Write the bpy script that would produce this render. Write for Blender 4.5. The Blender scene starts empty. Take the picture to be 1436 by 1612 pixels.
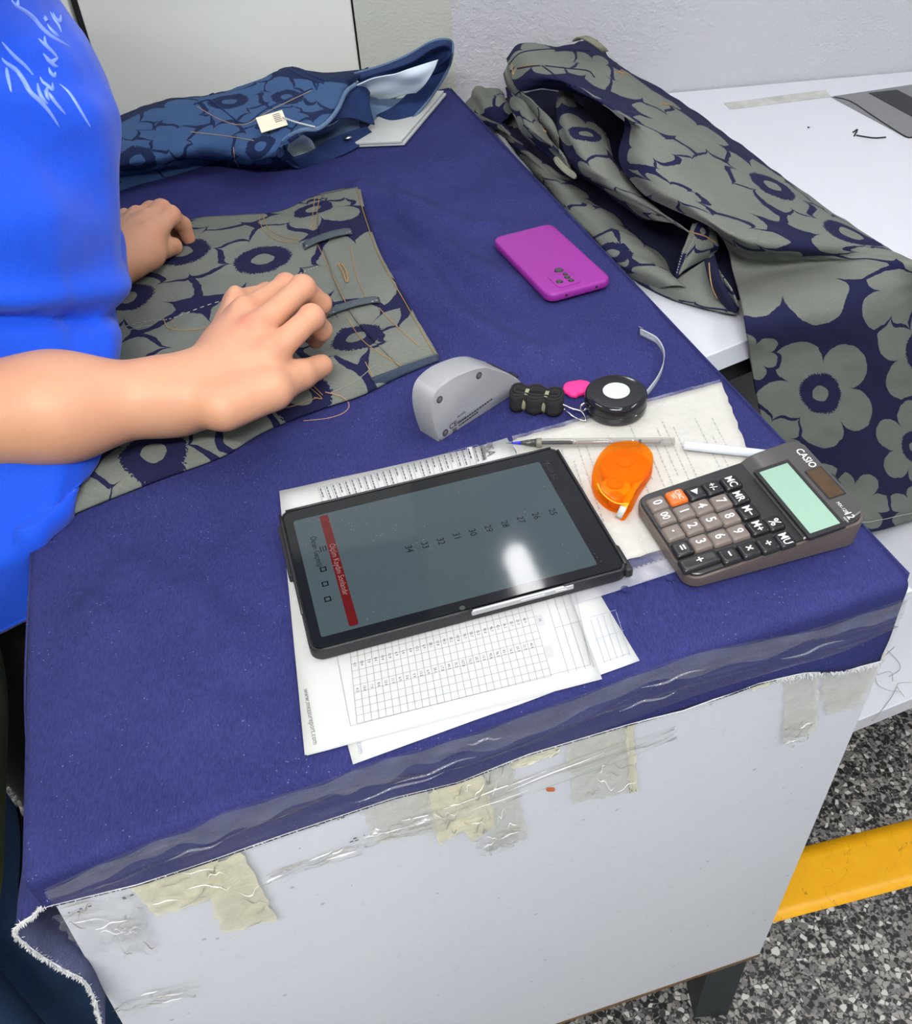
import bpy, bmesh, math, random
import numpy as np
from mathutils import Vector, Matrix
from mathutils.bvhtree import BVHTree
random.seed(7); rng = np.random.default_rng(7)
SC = bpy.context.scene; COL = SC.collection; D = bpy.data

# ------------------------------------------------------------------ camera
FPX, PITCH, ROLL = 1484.58, 0.7499206, -0.08826896
TZ = 0.99                       # table top height above the floor
HC = 0.5586352                  # camera height above the table top
PPX, PPY = 718.0, 806.0
_c, _s = math.cos(PITCH), math.sin(PITCH); _cr, _sr = math.cos(ROLL), math.sin(ROLL)
_Q = np.array([[_cr, -_sr, 0], [_sr, _cr, 0], [0, 0, 1.0]])
R = np.stack([_Q @ [1, 0, 0], _Q @ [0, -_s, _c], _Q @ [0, -_c, -_s]])
CAM = np.array([0, 0, TZ + HC])
cd = D.cameras.new('camera'); cam = D.objects.new('camera', cd); COL.objects.link(cam)
M = Matrix([[R[i, 0], -R[i, 1], -R[i, 2], CAM[i]] for i in range(3)] + [[0, 0, 0, 1]])
cam.matrix_world = M; cd.sensor_fit = 'HORIZONTAL'; cd.sensor_width = 36; cd.lens = FPX / 1436 * 36
cd.clip_start = 0.02; SC.camera = cam

# ------------------------------------------------------------------ light
VS = SC.view_settings
VS.view_transform = 'Standard'; VS.look = 'None'; VS.gamma = 1; VS.exposure = 0.11; VS.use_curve_mapping = False
W = D.worlds.new('room_world'); SC.world = W; W.use_nodes = True
W.node_tree.nodes['Background'].inputs[0].default_value = (0.86, 0.93, 1.0, 1)
W.node_tree.nodes['Background'].inputs[1].default_value = 0.55
SC.cycles.use_denoising = True
SC.cycles.max_bounces = 8; SC.cycles.transparent_max_bounces = 16; SC.cycles.caustics_reflective = False; SC.cycles.caustics_refractive = False
LAMP_STRENGTH = [17.0, 34.0, 135.0, 38.0]
LAMP_SPOTS = [((0.235, 0.90, TZ + 0.97), -79.0, 0.052), ((-1.25, 0.6, 2.60), -79.0, 0.10), ((-0.1, -0.75, 2.60), -10.0, 0.10), ((1.6, 0.3, 2.60), -79.0, 0.10)]

# ------------------------------------------------------------------ helpers
def P(x, y, z=0.0):             # point at height z (relative to the table top) seen at photo pixel x, y
    v = R @ np.array([x - PPX, y - PPY, FPX]); t = (z - HC) / v[2]
    return CAM + v * t
def ray(x, y):
    v = R @ np.array([x - PPX, y - PPY, FPX]); return v / np.linalg.norm(v)
def proj(p):
    c = (np.asarray(p) - CAM) @ R; return np.stack([PPX + FPX * c[..., 0] / c[..., 2], PPY + FPX * c[..., 1] / c[..., 2]], -1)
def on_plane(x, y, a, n):
    v = ray(x, y); return CAM + v * (np.dot(n, a - CAM) / np.dot(n, v))
def A3(*a): return np.array(a, float)
def nrm(v): v = np.asarray(v, float); return v / np.linalg.norm(v)

def mesh(name, v, f, mat, parent=None, smooth=False, uv=None, solid=0.0, subdiv=0, bev=0.0):
    me = D.meshes.new(name)
    v = np.asarray(v, float)
    me.from_pydata([tuple(x) for x in v.tolist()], [], [tuple(int(i) for i in q) for q in f]); me.update()
    if smooth: me.polygons.foreach_set('use_smooth', [True] * len(me.polygons))
    if uv is not None:
        l = me.uv_layers.new(name='UVMap'); idx = np.empty(len(me.loops), int); me.loops.foreach_get('vertex_index', idx)
        l.data.foreach_set('uv', np.asarray(uv, float)[idx].ravel())
    o = D.objects.new(name, me); COL.objects.link(o)
    if mat: me.materials.append(mat)
    if parent: o.parent = parent
    if solid: m = o.modifiers.new('solid', 'SOLIDIFY'); m.thickness = solid; m.offset = -1
    if bev:
        m = o.modifiers.new('bevel', 'BEVEL'); m.width = bev; m.segments = 2; m.limit_method = 'ANGLE'; m.angle_limit = 0.6
    if subdiv: m = o.modifiers.new('sub', 'SUBSURF'); m.levels = m.render_levels = subdiv
    return o
def autosmooth(o, ang=0.6):
    me = o.data; me.polygons.foreach_set('use_smooth', [True] * len(me.polygons))
    try: me.set_sharp_from_angle(angle=ang)
    except Exception: pass
    return o
def thing(name, label, cat, loc=(0, 0, 0), group=None):
    o = D.objects.new(name, None); COL.objects.link(o); o.empty_display_size = 0.02
    o['label'] = label; o['category'] = cat
    if group: o['group'] = group
    return o
def tag(o, label, cat, group=None, kind=None):
    if label: o['label'] = label
    if cat: o['category'] = cat
    if group: o['group'] = group
    if kind: o['kind'] = kind
    return o
class MB:                       # collects simple shapes into one mesh
    def __init__(s): s.v = []; s.f = []
    def add(s, v, f):
        b = len(s.v); s.v += [tuple(map(float, x)) for x in v]; s.f += [tuple(int(i) + b for i in q) for q in f]
    def box(s, o, a, b, c):     # o corner + three edge vectors
        o, a, b, c = map(np.asarray, (o, a, b, c))
        s.add([o, o + a, o + a + b, o + b, o + c, o + a + c, o + a + b + c, o + b + c],
              [(0, 3, 2, 1), (4, 5, 6, 7), (0, 1, 5, 4), (1, 2, 6, 5), (2, 3, 7, 6), (3, 0, 4, 7)])
    def quad(s, a, b, c, d): s.add([a, b, c, d], [(0, 1, 2, 3)])
    def tube(s, pts, r, n=8, caps=True, closed=False):
        v, f = tube(pts, r, n, caps, closed); s.add(v, f)
    def prism(s, bot, top):
        n = len(bot); v = list(bot) + list(top)
        s.add(v, [tuple(range(n - 1, -1, -1)), tuple(range(n, 2 * n))] + [(i, (i + 1) % n, n + (i + 1) % n, n + i) for i in range(n)])
    def obj(s, name, mat, parent=None, smooth=False, **k): return mesh(name, s.v, s.f, mat, parent, smooth, **k)
def tube(pts, r, n=8, caps=True, closed=False):
    pts = np.asarray(pts, float); m = len(pts); rr = np.full(m, r) if np.isscalar(r) else np.asarray(r, float)
    if closed: tan = np.roll(pts, -1, 0) - np.roll(pts, 1, 0)
    else: tan = np.gradient(pts, axis=0)
    tan /= np.linalg.norm(tan, axis=1)[:, None] + 1e-12
    up = A3(0, 0, 1) if abs(tan[0][2]) < 0.9 else A3(1, 0, 0)
    v = []
    for i in range(m):
        x = np.cross(up, tan[i]); x = nrm(x) if np.linalg.norm(x) > 1e-6 else A3(1, 0, 0); y = np.cross(tan[i], x); up = y
        a = np.arange(n) * 2 * math.pi / n
        v += list(pts[i] + rr[i] * (np.cos(a)[:, None] * x + np.sin(a)[:, None] * y))
    f = []
    for i in range(m if closed else m - 1):
        j = (i + 1) % m
        f += [(i * n + k, i * n + (k + 1) % n, j * n + (k + 1) % n, j * n + k) for k in range(n)]
    if caps and not closed: f += [tuple(range(n - 1, -1, -1)), tuple(range((m - 1) * n, m * n))]
    return v, f
def crom(p, n):                 # Catmull-Rom through control points (first axis)
    p = np.asarray(p, float); k = len(p)
    if k == 2: t = np.linspace(0, 1, n); return p[0] + (p[1] - p[0]) * t.reshape((-1,) + (1,) * (p.ndim - 1))
    q = np.concatenate([[2 * p[0] - p[1]], p, [2 * p[-1] - p[-2]]]); t = np.linspace(0, k - 1 - 1e-9, n); i = t.astype(int); u = (t - i).reshape((-1,) + (1,) * (p.ndim - 1))
    a, b, c, d = q[i], q[i + 1], q[i + 2], q[i + 3]
    return 0.5 * (2 * b + (c - a) * u + (2 * a - 5 * b + 4 * c - d) * u * u + (3 * b - a - 3 * c + d) * u ** 3)
def vnoise(p, seed=0):          # smooth value noise, p (...,2 or 3) -> [-1, 1]
    p = np.asarray(p, float); i = np.floor(p).astype(np.int64); f = p - i; f = f * f * (3 - 2 * f); dim = p.shape[-1]; out = 0
    for k in range(2 ** dim):
        o = [(k >> d) & 1 for d in range(dim)]; h = np.int64(seed * 7919); w = 1
        for d in range(dim):
            h = ((h & 0xffffff) * 31 + (i[..., d] + o[d]) * [73856093, 19349663, 83492791][d]); w = w * (f[..., d] if o[d] else 1 - f[..., d])
        h = ((h ^ (h >> 13)) & 0xffffffff) * 1274126177 & 0x7fffffff; h = (h ^ (h >> 16)) & 0xffff
        out = out + w * (h / 32767.5 - 1)
    return out
def gridfaces(nu, nv, closed_v=False):
    f = []
    for i in range(nu - 1):
        for j in range(nv if closed_v else nv - 1):
            k = (j + 1) % nv; f.append((i * nv + j, (i + 1) * nv + j, (i + 1) * nv + k, i * nv + k))
    return f
def arc_uv(G):                  # unfolded coordinates in metres of a surface grid (nu, nv, 3)
    nu, nv = G.shape[:2]
    dv = np.linalg.norm(np.diff(G, axis=1), axis=2); V = np.concatenate([np.zeros((nu, 1)), np.cumsum(dv, 1)], 1); V -= V[:, nv // 2:nv // 2 + 1]
    du = np.linalg.norm(np.diff(G, axis=0), axis=2).mean(1); U = np.concatenate([[0], np.cumsum(du)])
    return np.stack([np.repeat(U[:, None], nv, 1), V], -1)
def pgrid(rows, nu, nv):        # control rows of (px, py, z) -> dense surface grid
    C = np.array([[P(*q) for q in r] for r in rows]); G = crom(C, nu); return np.swapaxes(crom(np.swapaxes(G, 0, 1), nv), 0, 1)
def gnormal(G):
    n = np.cross(np.gradient(G, axis=0), np.gradient(G, axis=1)); return n / (np.linalg.norm(n, axis=2)[..., None] + 1e-12)
def sheet(name, G, mat, parent=None, solid=0.0012, flip=False, uv=None):
    nu, nv = G.shape[:2]; f = gridfaces(nu, nv)
    n = gnormal(G).mean((0, 1))
    if (n[2] < 0) != flip: f = [q[::-1] for q in f]
    return mesh(name, G.reshape(-1, 3), f, mat, parent, True, (arc_uv(G) if uv is None else uv).reshape(-1, 2), solid)
def wrinkle(G, amp, scale, seed=0, keep_edges=True, stretch=(1, 1)):
    uv = arc_uv(G) * np.array(stretch) * scale; h = amp * (vnoise(uv, seed) + 0.5 * vnoise(uv * 2.1 + 5, seed + 1))
    return G + gnormal(G) * h[..., None] * (1 if gnormal(G)[..., 2].mean() > 0 else -1)
def bvh_of(objs):
    vs, fs = [], []
    for o in objs:
        b = len(vs); mw = o.matrix_world
        vs += [mw @ v.co for v in o.data.vertices]; fs += [tuple(i + b for i in p.vertices) for p in o.data.polygons]
    return BVHTree.FromPolygons(vs, fs)
def drape(bv, px, off=0.0006, n=40, extra=None):  # photo pixel path laid on built surfaces
    px = crom(np.array(px, float), n); out = []
    for x, y in px:
        d = ray(x, y); h = bv.ray_cast(Vector(CAM), Vector(d))
        if h[0] is not None:
            nn = np.array(h[1]); nn = nn if nn @ d < 0 else -nn; out.append(np.array(h[0]) + nn * off)
    return np.array(out)
def quadgrid(c, nu, nv):        # bilinear corners [a b c d] -> grid
    a, b, cc, d = [np.asarray(x, float) for x in c]; u = np.linspace(0, 1, nu)[:, None, None]; v = np.linspace(0, 1, nv)[None, :, None]
    return (a * (1 - u) + b * u) * (1 - v) + (d * (1 - u) + cc * u) * v
def lathe(prof, n=48):          # profile of (r, z)
    v = []; f = []; a = np.arange(n) * 2 * math.pi / n; m = len(prof)
    for r, z in prof: v += [(r * math.cos(t), r * math.sin(t), z) for t in a]
    for i in range(m - 1): f += [(i * n + k, i * n + (k + 1) % n, (i + 1) * n + (k + 1) % n, (i + 1) * n + k) for k in range(n)]
    f += [tuple(range(n - 1, -1, -1)), tuple(range((m - 1) * n, m * n))]
    return np.array(v), f
def rrect(w, h, r, n=6):        # rounded rectangle outline about the origin, counter-clockwise
    p = []
    for cx, cy, a0 in ((w / 2 - r, h / 2 - r, 0), (-w / 2 + r, h / 2 - r, 90), (-w / 2 + r, -h / 2 + r, 180), (w / 2 - r, -h / 2 + r, 270)):
        p += [(cx + r * math.cos(math.radians(a0 + 90 * k / n)), cy + r * math.sin(math.radians(a0 + 90 * k / n))) for k in range(n + 1)]
    return np.array(p)
class Frame:                    # local frame: origin, x, y, z axes
    def __init__(s, o, x, y=None, z=(0, 0, 1)):
        s.o = np.asarray(o, float); s.z = nrm(z); s.x = nrm(np.asarray(x, float) - s.z * np.dot(x, s.z)); s.y = np.cross(s.z, s.x)
    def __call__(s, x, y, z=0.0): return s.o + s.x * x + s.y * y + s.z * z
    def ring(s, pts, z): return [s(x, y, z) for x, y in pts]
def lay(F, prof, outline_fn):   # stack of outlines at heights -> closed body
    rings = [F.ring(outline_fn(d), z) for d, z in prof]; n = len(rings[0]); v = [p for r in rings for p in r]; f = []
    for i in range(len(rings) - 1): f += [(i * n + k, i * n + (k + 1) % n, (i + 1) * n + (k + 1) % n, (i + 1) * n + k) for k in range(n)]
    f += [tuple(range(n - 1, -1, -1)), tuple(range((len(rings) - 1) * n, len(rings) * n))]
    return v, f
_tc = {}
def text_mesh(s, bold=False):
    if (s, bold) in _tc: return _tc[(s, bold)]
    cu = D.curves.new('t', 'FONT'); cu.body = s; cu.size = 1.0; cu.align_x = 'CENTER'; cu.align_y = 'CENTER'; cu.resolution_u = 2; cu.offset = 0.012 if bold else 0.0
    o = D.objects.new('t', cu); COL.objects.link(o)
    me = o.to_mesh(); v = np.array([x.co[:] for x in me.vertices]).reshape(-1, 3); f = [tuple(p.vertices) for p in me.polygons]; o.to_mesh_clear()
    D.objects.remove(o); D.curves.remove(cu); _tc[(s, bold)] = (v, f); return v, f
def put_text(mb, s, size, o, xd, yd, align='C', sx=1.0, bold=False):
    v, f = text_mesh(s, bold)
    if len(v) == 0: return
    v = v * size
    v[:, 0] *= sx
    if align == 'L': v[:, 0] -= v[:, 0].min()
    o, xd, yd = map(np.asarray, (o, xd, yd)); mb.add(o + v[:, :1] * xd + v[:, 1:2] * yd, f)

# ------------------------------------------------------------------ materials
def lin(r, g, b):
    f = lambda c: c / 255 / 12.92 if c / 255 <= 0.04045 else ((c / 255 + 0.055) / 1.055) ** 2.4
    return (f(r), f(g), f(b), 1)
class NB:
    def __init__(s, name):
        s.m = D.materials.new(name); s.m.use_nodes = True; s.t = s.m.node_tree; s.n = s.t.nodes; s.b = s.n['Principled BSDF']; s.out = s.n['Material Output']
    def new(s, ty, **k):
        x = s.n.new(ty)
        for a, b in k.items(): setattr(x, a, b)
        return x
    def link(s, a, b): s.t.links.new(a, b)
    def val(s, sock, v):
        if hasattr(v, 'is_linked'): s.link(v, sock)
        else: sock.default_value = v
    def math(s, op, a, b=0.0, c=None):
        x = s.new('ShaderNodeMath', operation=op); s.val(x.inputs[0], a); s.val(x.inputs[1], b)
        if c is not None: s.val(x.inputs[2], c)
        return x.outputs[0]
    def mix(s, f, a, b):
        x = s.new('ShaderNodeMix', data_type='RGBA'); s.val(x.inputs[0], f); s.val(x.inputs[6], a); s.val(x.inputs[7], b); return x.outputs[2]
    def noise(s, scale, detail=2.0, vec=None, out='Fac', rough=0.5, dist=0.0):
        x = s.new('ShaderNodeTexNoise'); x.inputs['Scale'].default_value = scale; x.inputs['Detail'].default_value = detail; x.inputs['Roughness'].default_value = rough; x.inputs['Distortion'].default_value = dist
        if vec is not None: s.link(vec, x.inputs['Vector'])
        return x.outputs[out]
    def voro(s, scale, vec=None, out='Color', feature='F1', rand=1.0):
        x = s.new('ShaderNodeTexVoronoi', feature=feature); x.inputs['Scale'].default_value = scale; x.inputs['Randomness'].default_value = rand
        if vec is not None: s.link(vec, x.inputs['Vector'])
        return x.outputs[out]
    def ramp(s, f, stops, interp='LINEAR'):
        x = s.new('ShaderNodeValToRGB'); s.link(f, x.inputs[0]); x.color_ramp.interpolation = interp; e = x.color_ramp.elements
        while len(e) < len(stops): e.new(0.5)
        for i, (p, c) in enumerate(stops): e[i].position = p; e[i].color = c if len(c) == 4 else (*c, 1)
        return x.outputs[0]
    def coord(s, o='Object'): return s.new('ShaderNodeTexCoord').outputs[o]
    def pos(s): return s.new('ShaderNodeNewGeometry').outputs['Position']
    def bump(s, h, strength=0.3, dist=0.001):
        x = s.new('ShaderNodeBump'); x.inputs['Strength'].default_value = strength; x.inputs['Distance'].default_value = dist; s.link(h, x.inputs['Height']); s.link(x.outputs[0], s.b.inputs['Normal']); return x.outputs[0]
    def base(s, c): s.val(s.b.inputs['Base Color'], c)
    def set(s, **k):
        for a, v in k.items(): s.val(s.b.inputs[{'rough': 'Roughness', 'metal': 'Metallic', 'spec': 'Specular IOR Level', 'sheen': 'Sheen Weight', 'coat': 'Coat Weight', 'sss': 'Subsurface Weight', 'alpha': 'Alpha', 'trans': 'Transmission Weight', 'emit': 'Emission Color', 'estr': 'Emission Strength', 'ior': 'IOR'}[a]], v)
        return s
def plain(name, c, rough=0.5, metal=0.0, spec=0.5, var=0.06, nscale=60.0, bump=0.0, bscale=400.0, **k):
    b = NB(name); n = b.noise(nscale, 3.0, b.pos()); c = np.array(c[:3])
    b.base(b.mix(n, (*(c * (1 - var)), 1), (*np.minimum(c * (1 + var), 1), 1))); b.set(rough=rough, metal=metal, spec=spec, **k)
    if bump: b.bump(b.noise(bscale, 2.0, b.pos()), bump, 0.0006)
    return b.m
def clear(name, tint=(1, 1, 1, 1), opac=0.05, body=(0.9, 0.9, 0.88, 1), rough=0.12, bump=0.6, bscale=40.0, stretch=(1, 1, 1), patch=0.0):
    b = NB(name); tr = b.new('ShaderNodeBsdfTransparent'); tr.inputs[0].default_value = tint
    b.base(body); b.set(rough=rough)
    mp = b.new('ShaderNodeMapping'); b.link(b.pos(), mp.inputs[0]); mp.inputs['Scale'].default_value = stretch
    h = b.noise(bscale, 4.0, mp.outputs[0], rough=0.6, dist=0.6); b.bump(h, bump, 0.004)
    fr = b.new('ShaderNodeLayerWeight'); fr.inputs[0].default_value = .5; frm = b.math('MULTIPLY_ADD', b.math('POWER', fr.outputs['Facing'], 4.0), .6, .035)
    gl = b.new('ShaderNodeBsdfGlossy'); gl.inputs[0].default_value = (1, 1, 1, 1); gl.inputs[1].default_value = rough
    b.link(b.b.inputs['Normal'].links[0].from_socket, gl.inputs['Normal']); b.link(b.b.inputs['Normal'].links[0].from_socket, fr.inputs['Normal'])
    m1 = b.new('ShaderNodeMixShader'); b.link(frm, m1.inputs[0]); b.link(tr.outputs[0], m1.inputs[1]); b.link(gl.outputs[0], m1.inputs[2])
    m2 = b.new('ShaderNodeMixShader'); b.link(m1.outputs[0], m2.inputs[1]); b.link(b.b.outputs[0], m2.inputs[2])
    if patch:
        w = b.noise(bscale * 0.7, 3.0, mp.outputs[0], rough=0.7); b.link(b.math('MULTIPLY_ADD', b.math('POWER', w, 3.0), patch, opac), m2.inputs[0])
    else: m2.inputs[0].default_value = opac
    b.link(m2.outputs[0], b.out.inputs[0]); return b.m

def weave(b, vec, k=1.0):       # diagonal twill relief and slub
    wv = b.new('ShaderNodeTexWave', wave_type='BANDS', bands_direction='DIAGONAL'); b.link(vec, wv.inputs['Vector']); wv.inputs['Scale'].default_value = 320 * k; wv.inputs['Distortion'].default_value = 2.0; wv.inputs['Detail'].default_value = 2.0; wv.inputs['Detail Scale'].default_value = 3.0
    return wv.outputs['Fac']
def denim_plain(name, dark, light, uv=False, lint=True, rough=0.85):
    b = NB(name); vec = b.coord('UV') if uv else b.pos()
    mp = b.new('ShaderNodeMapping'); b.link(vec, mp.inputs[0]); mp.inputs['Scale'].default_value = (1.0, 0.25, 1.0)
    n1 = b.noise(700, 3.0, mp.outputs[0], rough=0.7); n2 = b.noise(9, 4.0, vec, rough=0.65)
    f = b.math('MULTIPLY_ADD', b.math('SUBTRACT', n1, 0.5), 1.3, b.math('MULTIPLY_ADD', n2, 0.7, 0.15))
    col = b.mix(f, dark, light)
    if lint:
        v = b.voro(260, vec, 'Distance'); big = b.noise(60, 2.0, vec)
        m = b.math('MULTIPLY', b.math('LESS_THAN', v, 0.13), b.math('GREATER_THAN', big, 0.57))
        col = b.mix(b.math('MULTIPLY', m, 0.32), col, (0.35, 0.37, 0.55, 1))
    b.base(col); b.set(rough=rough, spec=0.2); b.bump(b.math('ADD', weave(b, vec), n1), 0.35, 0.0005); return b.m
def denim_print(name, flowers, navy, olive, olive2, npet=None, gap=0.09):
    """own generic print of big lobed blossoms; flowers: list of (u, v, radius in metres) in unfolded cloth coordinates"""
    b = NB(name); uv = b.coord('UV'); sep = b.new('ShaderNodeSeparateXYZ')
    wob = b.noise(55, 2.0, uv, 'Color'); vm = b.new('ShaderNodeVectorMath', operation='MULTIPLY_ADD'); b.link(wob, vm.inputs[0]); vm.inputs[1].default_value = (0.008,) * 3; 
    va = b.new('ShaderNodeVectorMath', operation='SUBTRACT'); va.inputs[1].default_value = (0.004, 0.004, 0.004); b.link(uv, vm.inputs[2]); b.link(vm.outputs[0], va.inputs[0]); b.link(va.outputs[0], sep.inputs[0])
    X, Y = sep.outputs[0], sep.outputs[1]; m1 = 9.0; m2 = 9.0; ring = 9.0
    rr = random.Random(3)
    for i, (u, v, r) in enumerate(flowers):
        eye = r > 0; r = abs(r)
        dx = b.math('SUBTRACT', X, u); dy = b.math('SUBTRACT', Y, v)
        d = b.math('SQRT', b.math('MULTIPLY_ADD', dx, dx, b.math('MULTIPLY', dy, dy))); th = b.math('ARCTAN2', dy, dx); n = rr.choice([5, 5, 6])
        lob = b.math('POWER', b.math('ABSOLUTE', b.math('COSINE', b.math('MULTIPLY_ADD', th, n / 2, rr.random() * 6))), 0.5)
        q = b.math('DIVIDE', d, b.math('MULTIPLY_ADD', lob, 0.50 * r, 0.50 * r)); q0 = b.math('DIVIDE', d, r)
        q0 = q0 if eye else 9.0
        if i == 0: m1, ring = q, q0
        else:
            m2 = b.math('MINIMUM', m2, b.math('MAXIMUM', m1, q)); m1 = b.math('MINIMUM', m1, q); ring = b.math('MINIMUM', ring, q0)
    jag = b.math('MULTIPLY_ADD', b.math('SUBTRACT', b.noise(420, 2.0, uv), 0.5), 0.14, ring)
    inside = b.math('MULTIPLY', b.math('LESS_THAN', m1, 1.0), b.math('GREATER_THAN', b.math('SUBTRACT', m2, m1), gap))
    dark = b.math('MULTIPLY', b.math('LESS_THAN', jag, 0.35), b.math('GREATER_THAN', ring, 0.135))
    fl = b.math('MULTIPLY', inside, b.math('SUBTRACT', 1.0, dark))
    mp = b.new('ShaderNodeMapping'); b.link(uv, mp.inputs[0]); mp.inputs['Scale'].default_value = (0.3, 1.0, 1.0)
    n1 = b.noise(650, 3.0, mp.outputs[0], rough=0.7); n2 = b.noise(14, 4.0, uv, rough=0.6)
    ol = b.mix(b.math('MULTIPLY_ADD', n1, 0.9, b.math('MULTIPLY_ADD', n2, 0.6, -0.25)), olive, olive2)
    na = b.mix(n1, tuple(c * 0.6 for c in navy[:3]) + (1,), tuple(c * 1.35 for c in navy[:3]) + (1,))
    b.base(b.mix(fl, na, ol)); b.set(rough=0.9, spec=0.2)
    b.bump(b.math('ADD', weave(b, uv), n1), 0.35, 0.0005); return b.m

M_cover = denim_plain('cover_denim', (0.009, 0.0105, 0.062, 1), (0.041, 0.046, 0.185, 1))
M_cover_back = denim_plain('cover_reverse', (0.035, 0.04, 0.10, 1), (0.12, 0.13, 0.22, 1), lint=False)
M_fray = plain('frayed_cotton', (0.55, 0.56, 0.56), 0.95, var=0.15, nscale=300)
M_white = plain('white_laminate', lin(205, 208, 214), 0.32, var=0.03, nscale=9)
M_wood = plain('chipboard_edge', lin(110, 84, 58), 0.9, var=0.4, nscale=200)
M_legs = plain('dark_green_metal', lin(38, 46, 46), 0.5, var=0.2)
M_black = plain('black_plastic', (0.012, 0.012, 0.014), 0.35)
M_blackm = plain('black_matte', (0.010, 0.010, 0.012), 0.7)
M_gloss = plain('black_gloss', (0.006, 0.007, 0.010), 0.06)
M_steel = plain('bright_steel', (0.6, 0.6, 0.62), 0.25, metal=1.0)
M_thread = plain('orange_thread', lin(158, 124, 78), 0.8, var=0.25, nscale=500)
M_thread_p = plain('pale_thread', lin(150, 150, 140), 0.8, var=0.25, nscale=500)
M_paper = plain('white_paper', lin(190, 193, 190), 0.75, var=0.02)
M_ink = plain('grey_ink', lin(96, 98, 102), 0.8)
M_inkd = plain('black_ink', lin(38, 38, 42), 0.8)
M_cell = plain('grey_cell', lin(180, 182, 182), 0.8)

# ------------------------------------------------------------------ room
NL, NR, FR = P(35, 1375), P(1428, 905), P(708, 140)
FL = NL + (FR - NR)
UD = nrm(NR - NL); VD = nrm(FR - NR); FN = nrm(A3(UD[1], -UD[0], 0))     # front plane normal, towards the viewer
def front(x, y, off=0.0): return on_plane(x, y, NL + FN * off, FN)
def struct(o, kind='structure'): o['kind'] = kind; return o

b = NB('terrazzo'); vec = b.pos()
c1 = b.voro(120, vec, 'Color'); d1 = b.voro(120, vec, 'Distance', 'DISTANCE_TO_EDGE'); c2 = b.voro(300, vec, 'Color')
sx = b.new('ShaderNodeSeparateColor'); b.link(c1, sx.inputs[0]); sy = b.new('ShaderNodeSeparateColor'); b.link(c2, sy.inputs[0])
chip = b.ramp(sx.outputs[0], [(0.0, lin(28, 28, 28)), (0.34, lin(60, 60, 58)), (0.42, lin(112, 110, 106)), (0.6, lin(150, 147, 140)), (0.85, lin(196, 194, 186)), (1, lin(214, 212, 205))], 'CONSTANT')
fine = b.ramp(sy.outputs[0], [(0.0, lin(40, 40, 40)), (0.4, lin(96, 95, 92)), (0.75, lin(135, 132, 126))], 'CONSTANT')
msk = b.math('MULTIPLY', b.math('GREATER_THAN', d1, 0.07), b.math('GREATER_THAN', sx.outputs[1], 0.3))
b.base(b.mix(msk, fine, chip)); b.set(rough=0.42); M_floor = b.m
mb = MB(); mb.box((-3, -1.5, -0.05), (6, 0, 0), (0, 6, 0), (0, 0, 0.05)); struct(mb.obj('floor', M_floor))
b = NB('yellow_tape'); n = b.noise(30, 4.0, b.pos(), rough=0.7); sc = b.noise(7, 5.0, b.pos(), dist=1.5)
crk = b.math('LESS_THAN', b.math('ABSOLUTE', b.math('SUBTRACT', sc, 0.5)), 0.0006)
b.base(b.mix(crk, b.mix(n, lin(232, 160, 8), lin(250, 188, 20)), lin(90, 70, 20))); b.set(rough=0.4); M_ytape = b.m
def floor_strip(name, a, bq, w, label):
    a, bq = np.array(a), np.array(bq); d = nrm(bq - a); s = A3(-d[1], d[0], 0) * w
    G = quadgrid([a, bq, bq + s, a + s], 40, 6); G[..., 2] = 0.0012 + 0.0006 * vnoise(G[..., :2] * 30, 2)
    o = mesh(name, G.reshape(-1, 3), gridfaces(40, 6), M_ytape, None, True, solid=0.001); tag(o, label, 'tape'); return o
t1, t2, t3 = P(1220, 1452, -TZ), P(1436, 1395, -TZ), P(1436, 1290, -TZ)
dd = nrm(t2 - t1); s_ = A3(-dd[1], dd[0], 0); wid = float(np.dot(t3 - t1, s_))
floor_strip('floor_tape', t1 - dd * 0.35, t1 + dd * 1.1, wid, 'broad yellow marking tape on the terrazzo, right of the white table panel')
t4 = P(140, 1608, -TZ); floor_strip('floor_tape', t4 - A3(0.25, 0.03, 0), t4 + A3(0.10, 0.012, 0), -0.09, 'end of a yellow tape strip on the floor at the lower left under the table')

# rough plaster wall, cabinet and ceiling
b = NB('rough_plaster'); pz = b.pos(); n = b.noise(110, 6.0, pz, rough=0.75); n2 = b.noise(2.5, 3.0, pz)
b.base(b.mix(n2, lin(222, 224, 230), lin(230, 231, 235))); b.set(rough=0.9, spec=0.2); b.bump(n, 1.0, 0.010); M_plaster = b.m
b = NB('grey_plaster'); pz = b.pos(); n = b.noise(230, 5.0, pz, rough=0.7); n2 = b.noise(4, 3.0, pz)
b.base(b.mix(n2, lin(172, 177, 166), lin(192, 195, 184))); b.set(rough=0.75, spec=0.3); b.bump(n, 0.7, 0.004); M_plaster2 = b.m
CORN = P(728, 150, -0.02) * 1.0; CORN[2] = 0
CORN[:2] = FR[:2] + A3(0.012, 0.022, 0)[:2]
wr0 = CORN; wr1 = P(1436, 112, -0.045) + A3(0, 0.004, 0); wr1[2] = 0; wd = nrm(wr1 - wr0)
wn = A3(wd[1], -wd[0], 0)
mb = MB(); mb.box(wr0, wd * 2.2, -wn * 0.12, (0, 0, 2.75)); struct(mb.obj('wall_right', M_plaster))
ld = nrm(A3(-1, -0.10, 0)); lnv = A3(-ld[1], ld[0], 0); lnv = lnv if lnv[1] < 0 else -lnv
cab_x = on_plane(563, 60, wr0, lnv)                     # boundary plaster / cabinet
e = np.dot(cab_x - wr0, ld)
mb = MB(); mb.box(wr0, ld * (e + 0.0), -lnv * 0.15, (0, 0, 2.75)); struct(mb.obj('wall_back', M_plaster2))
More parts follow.
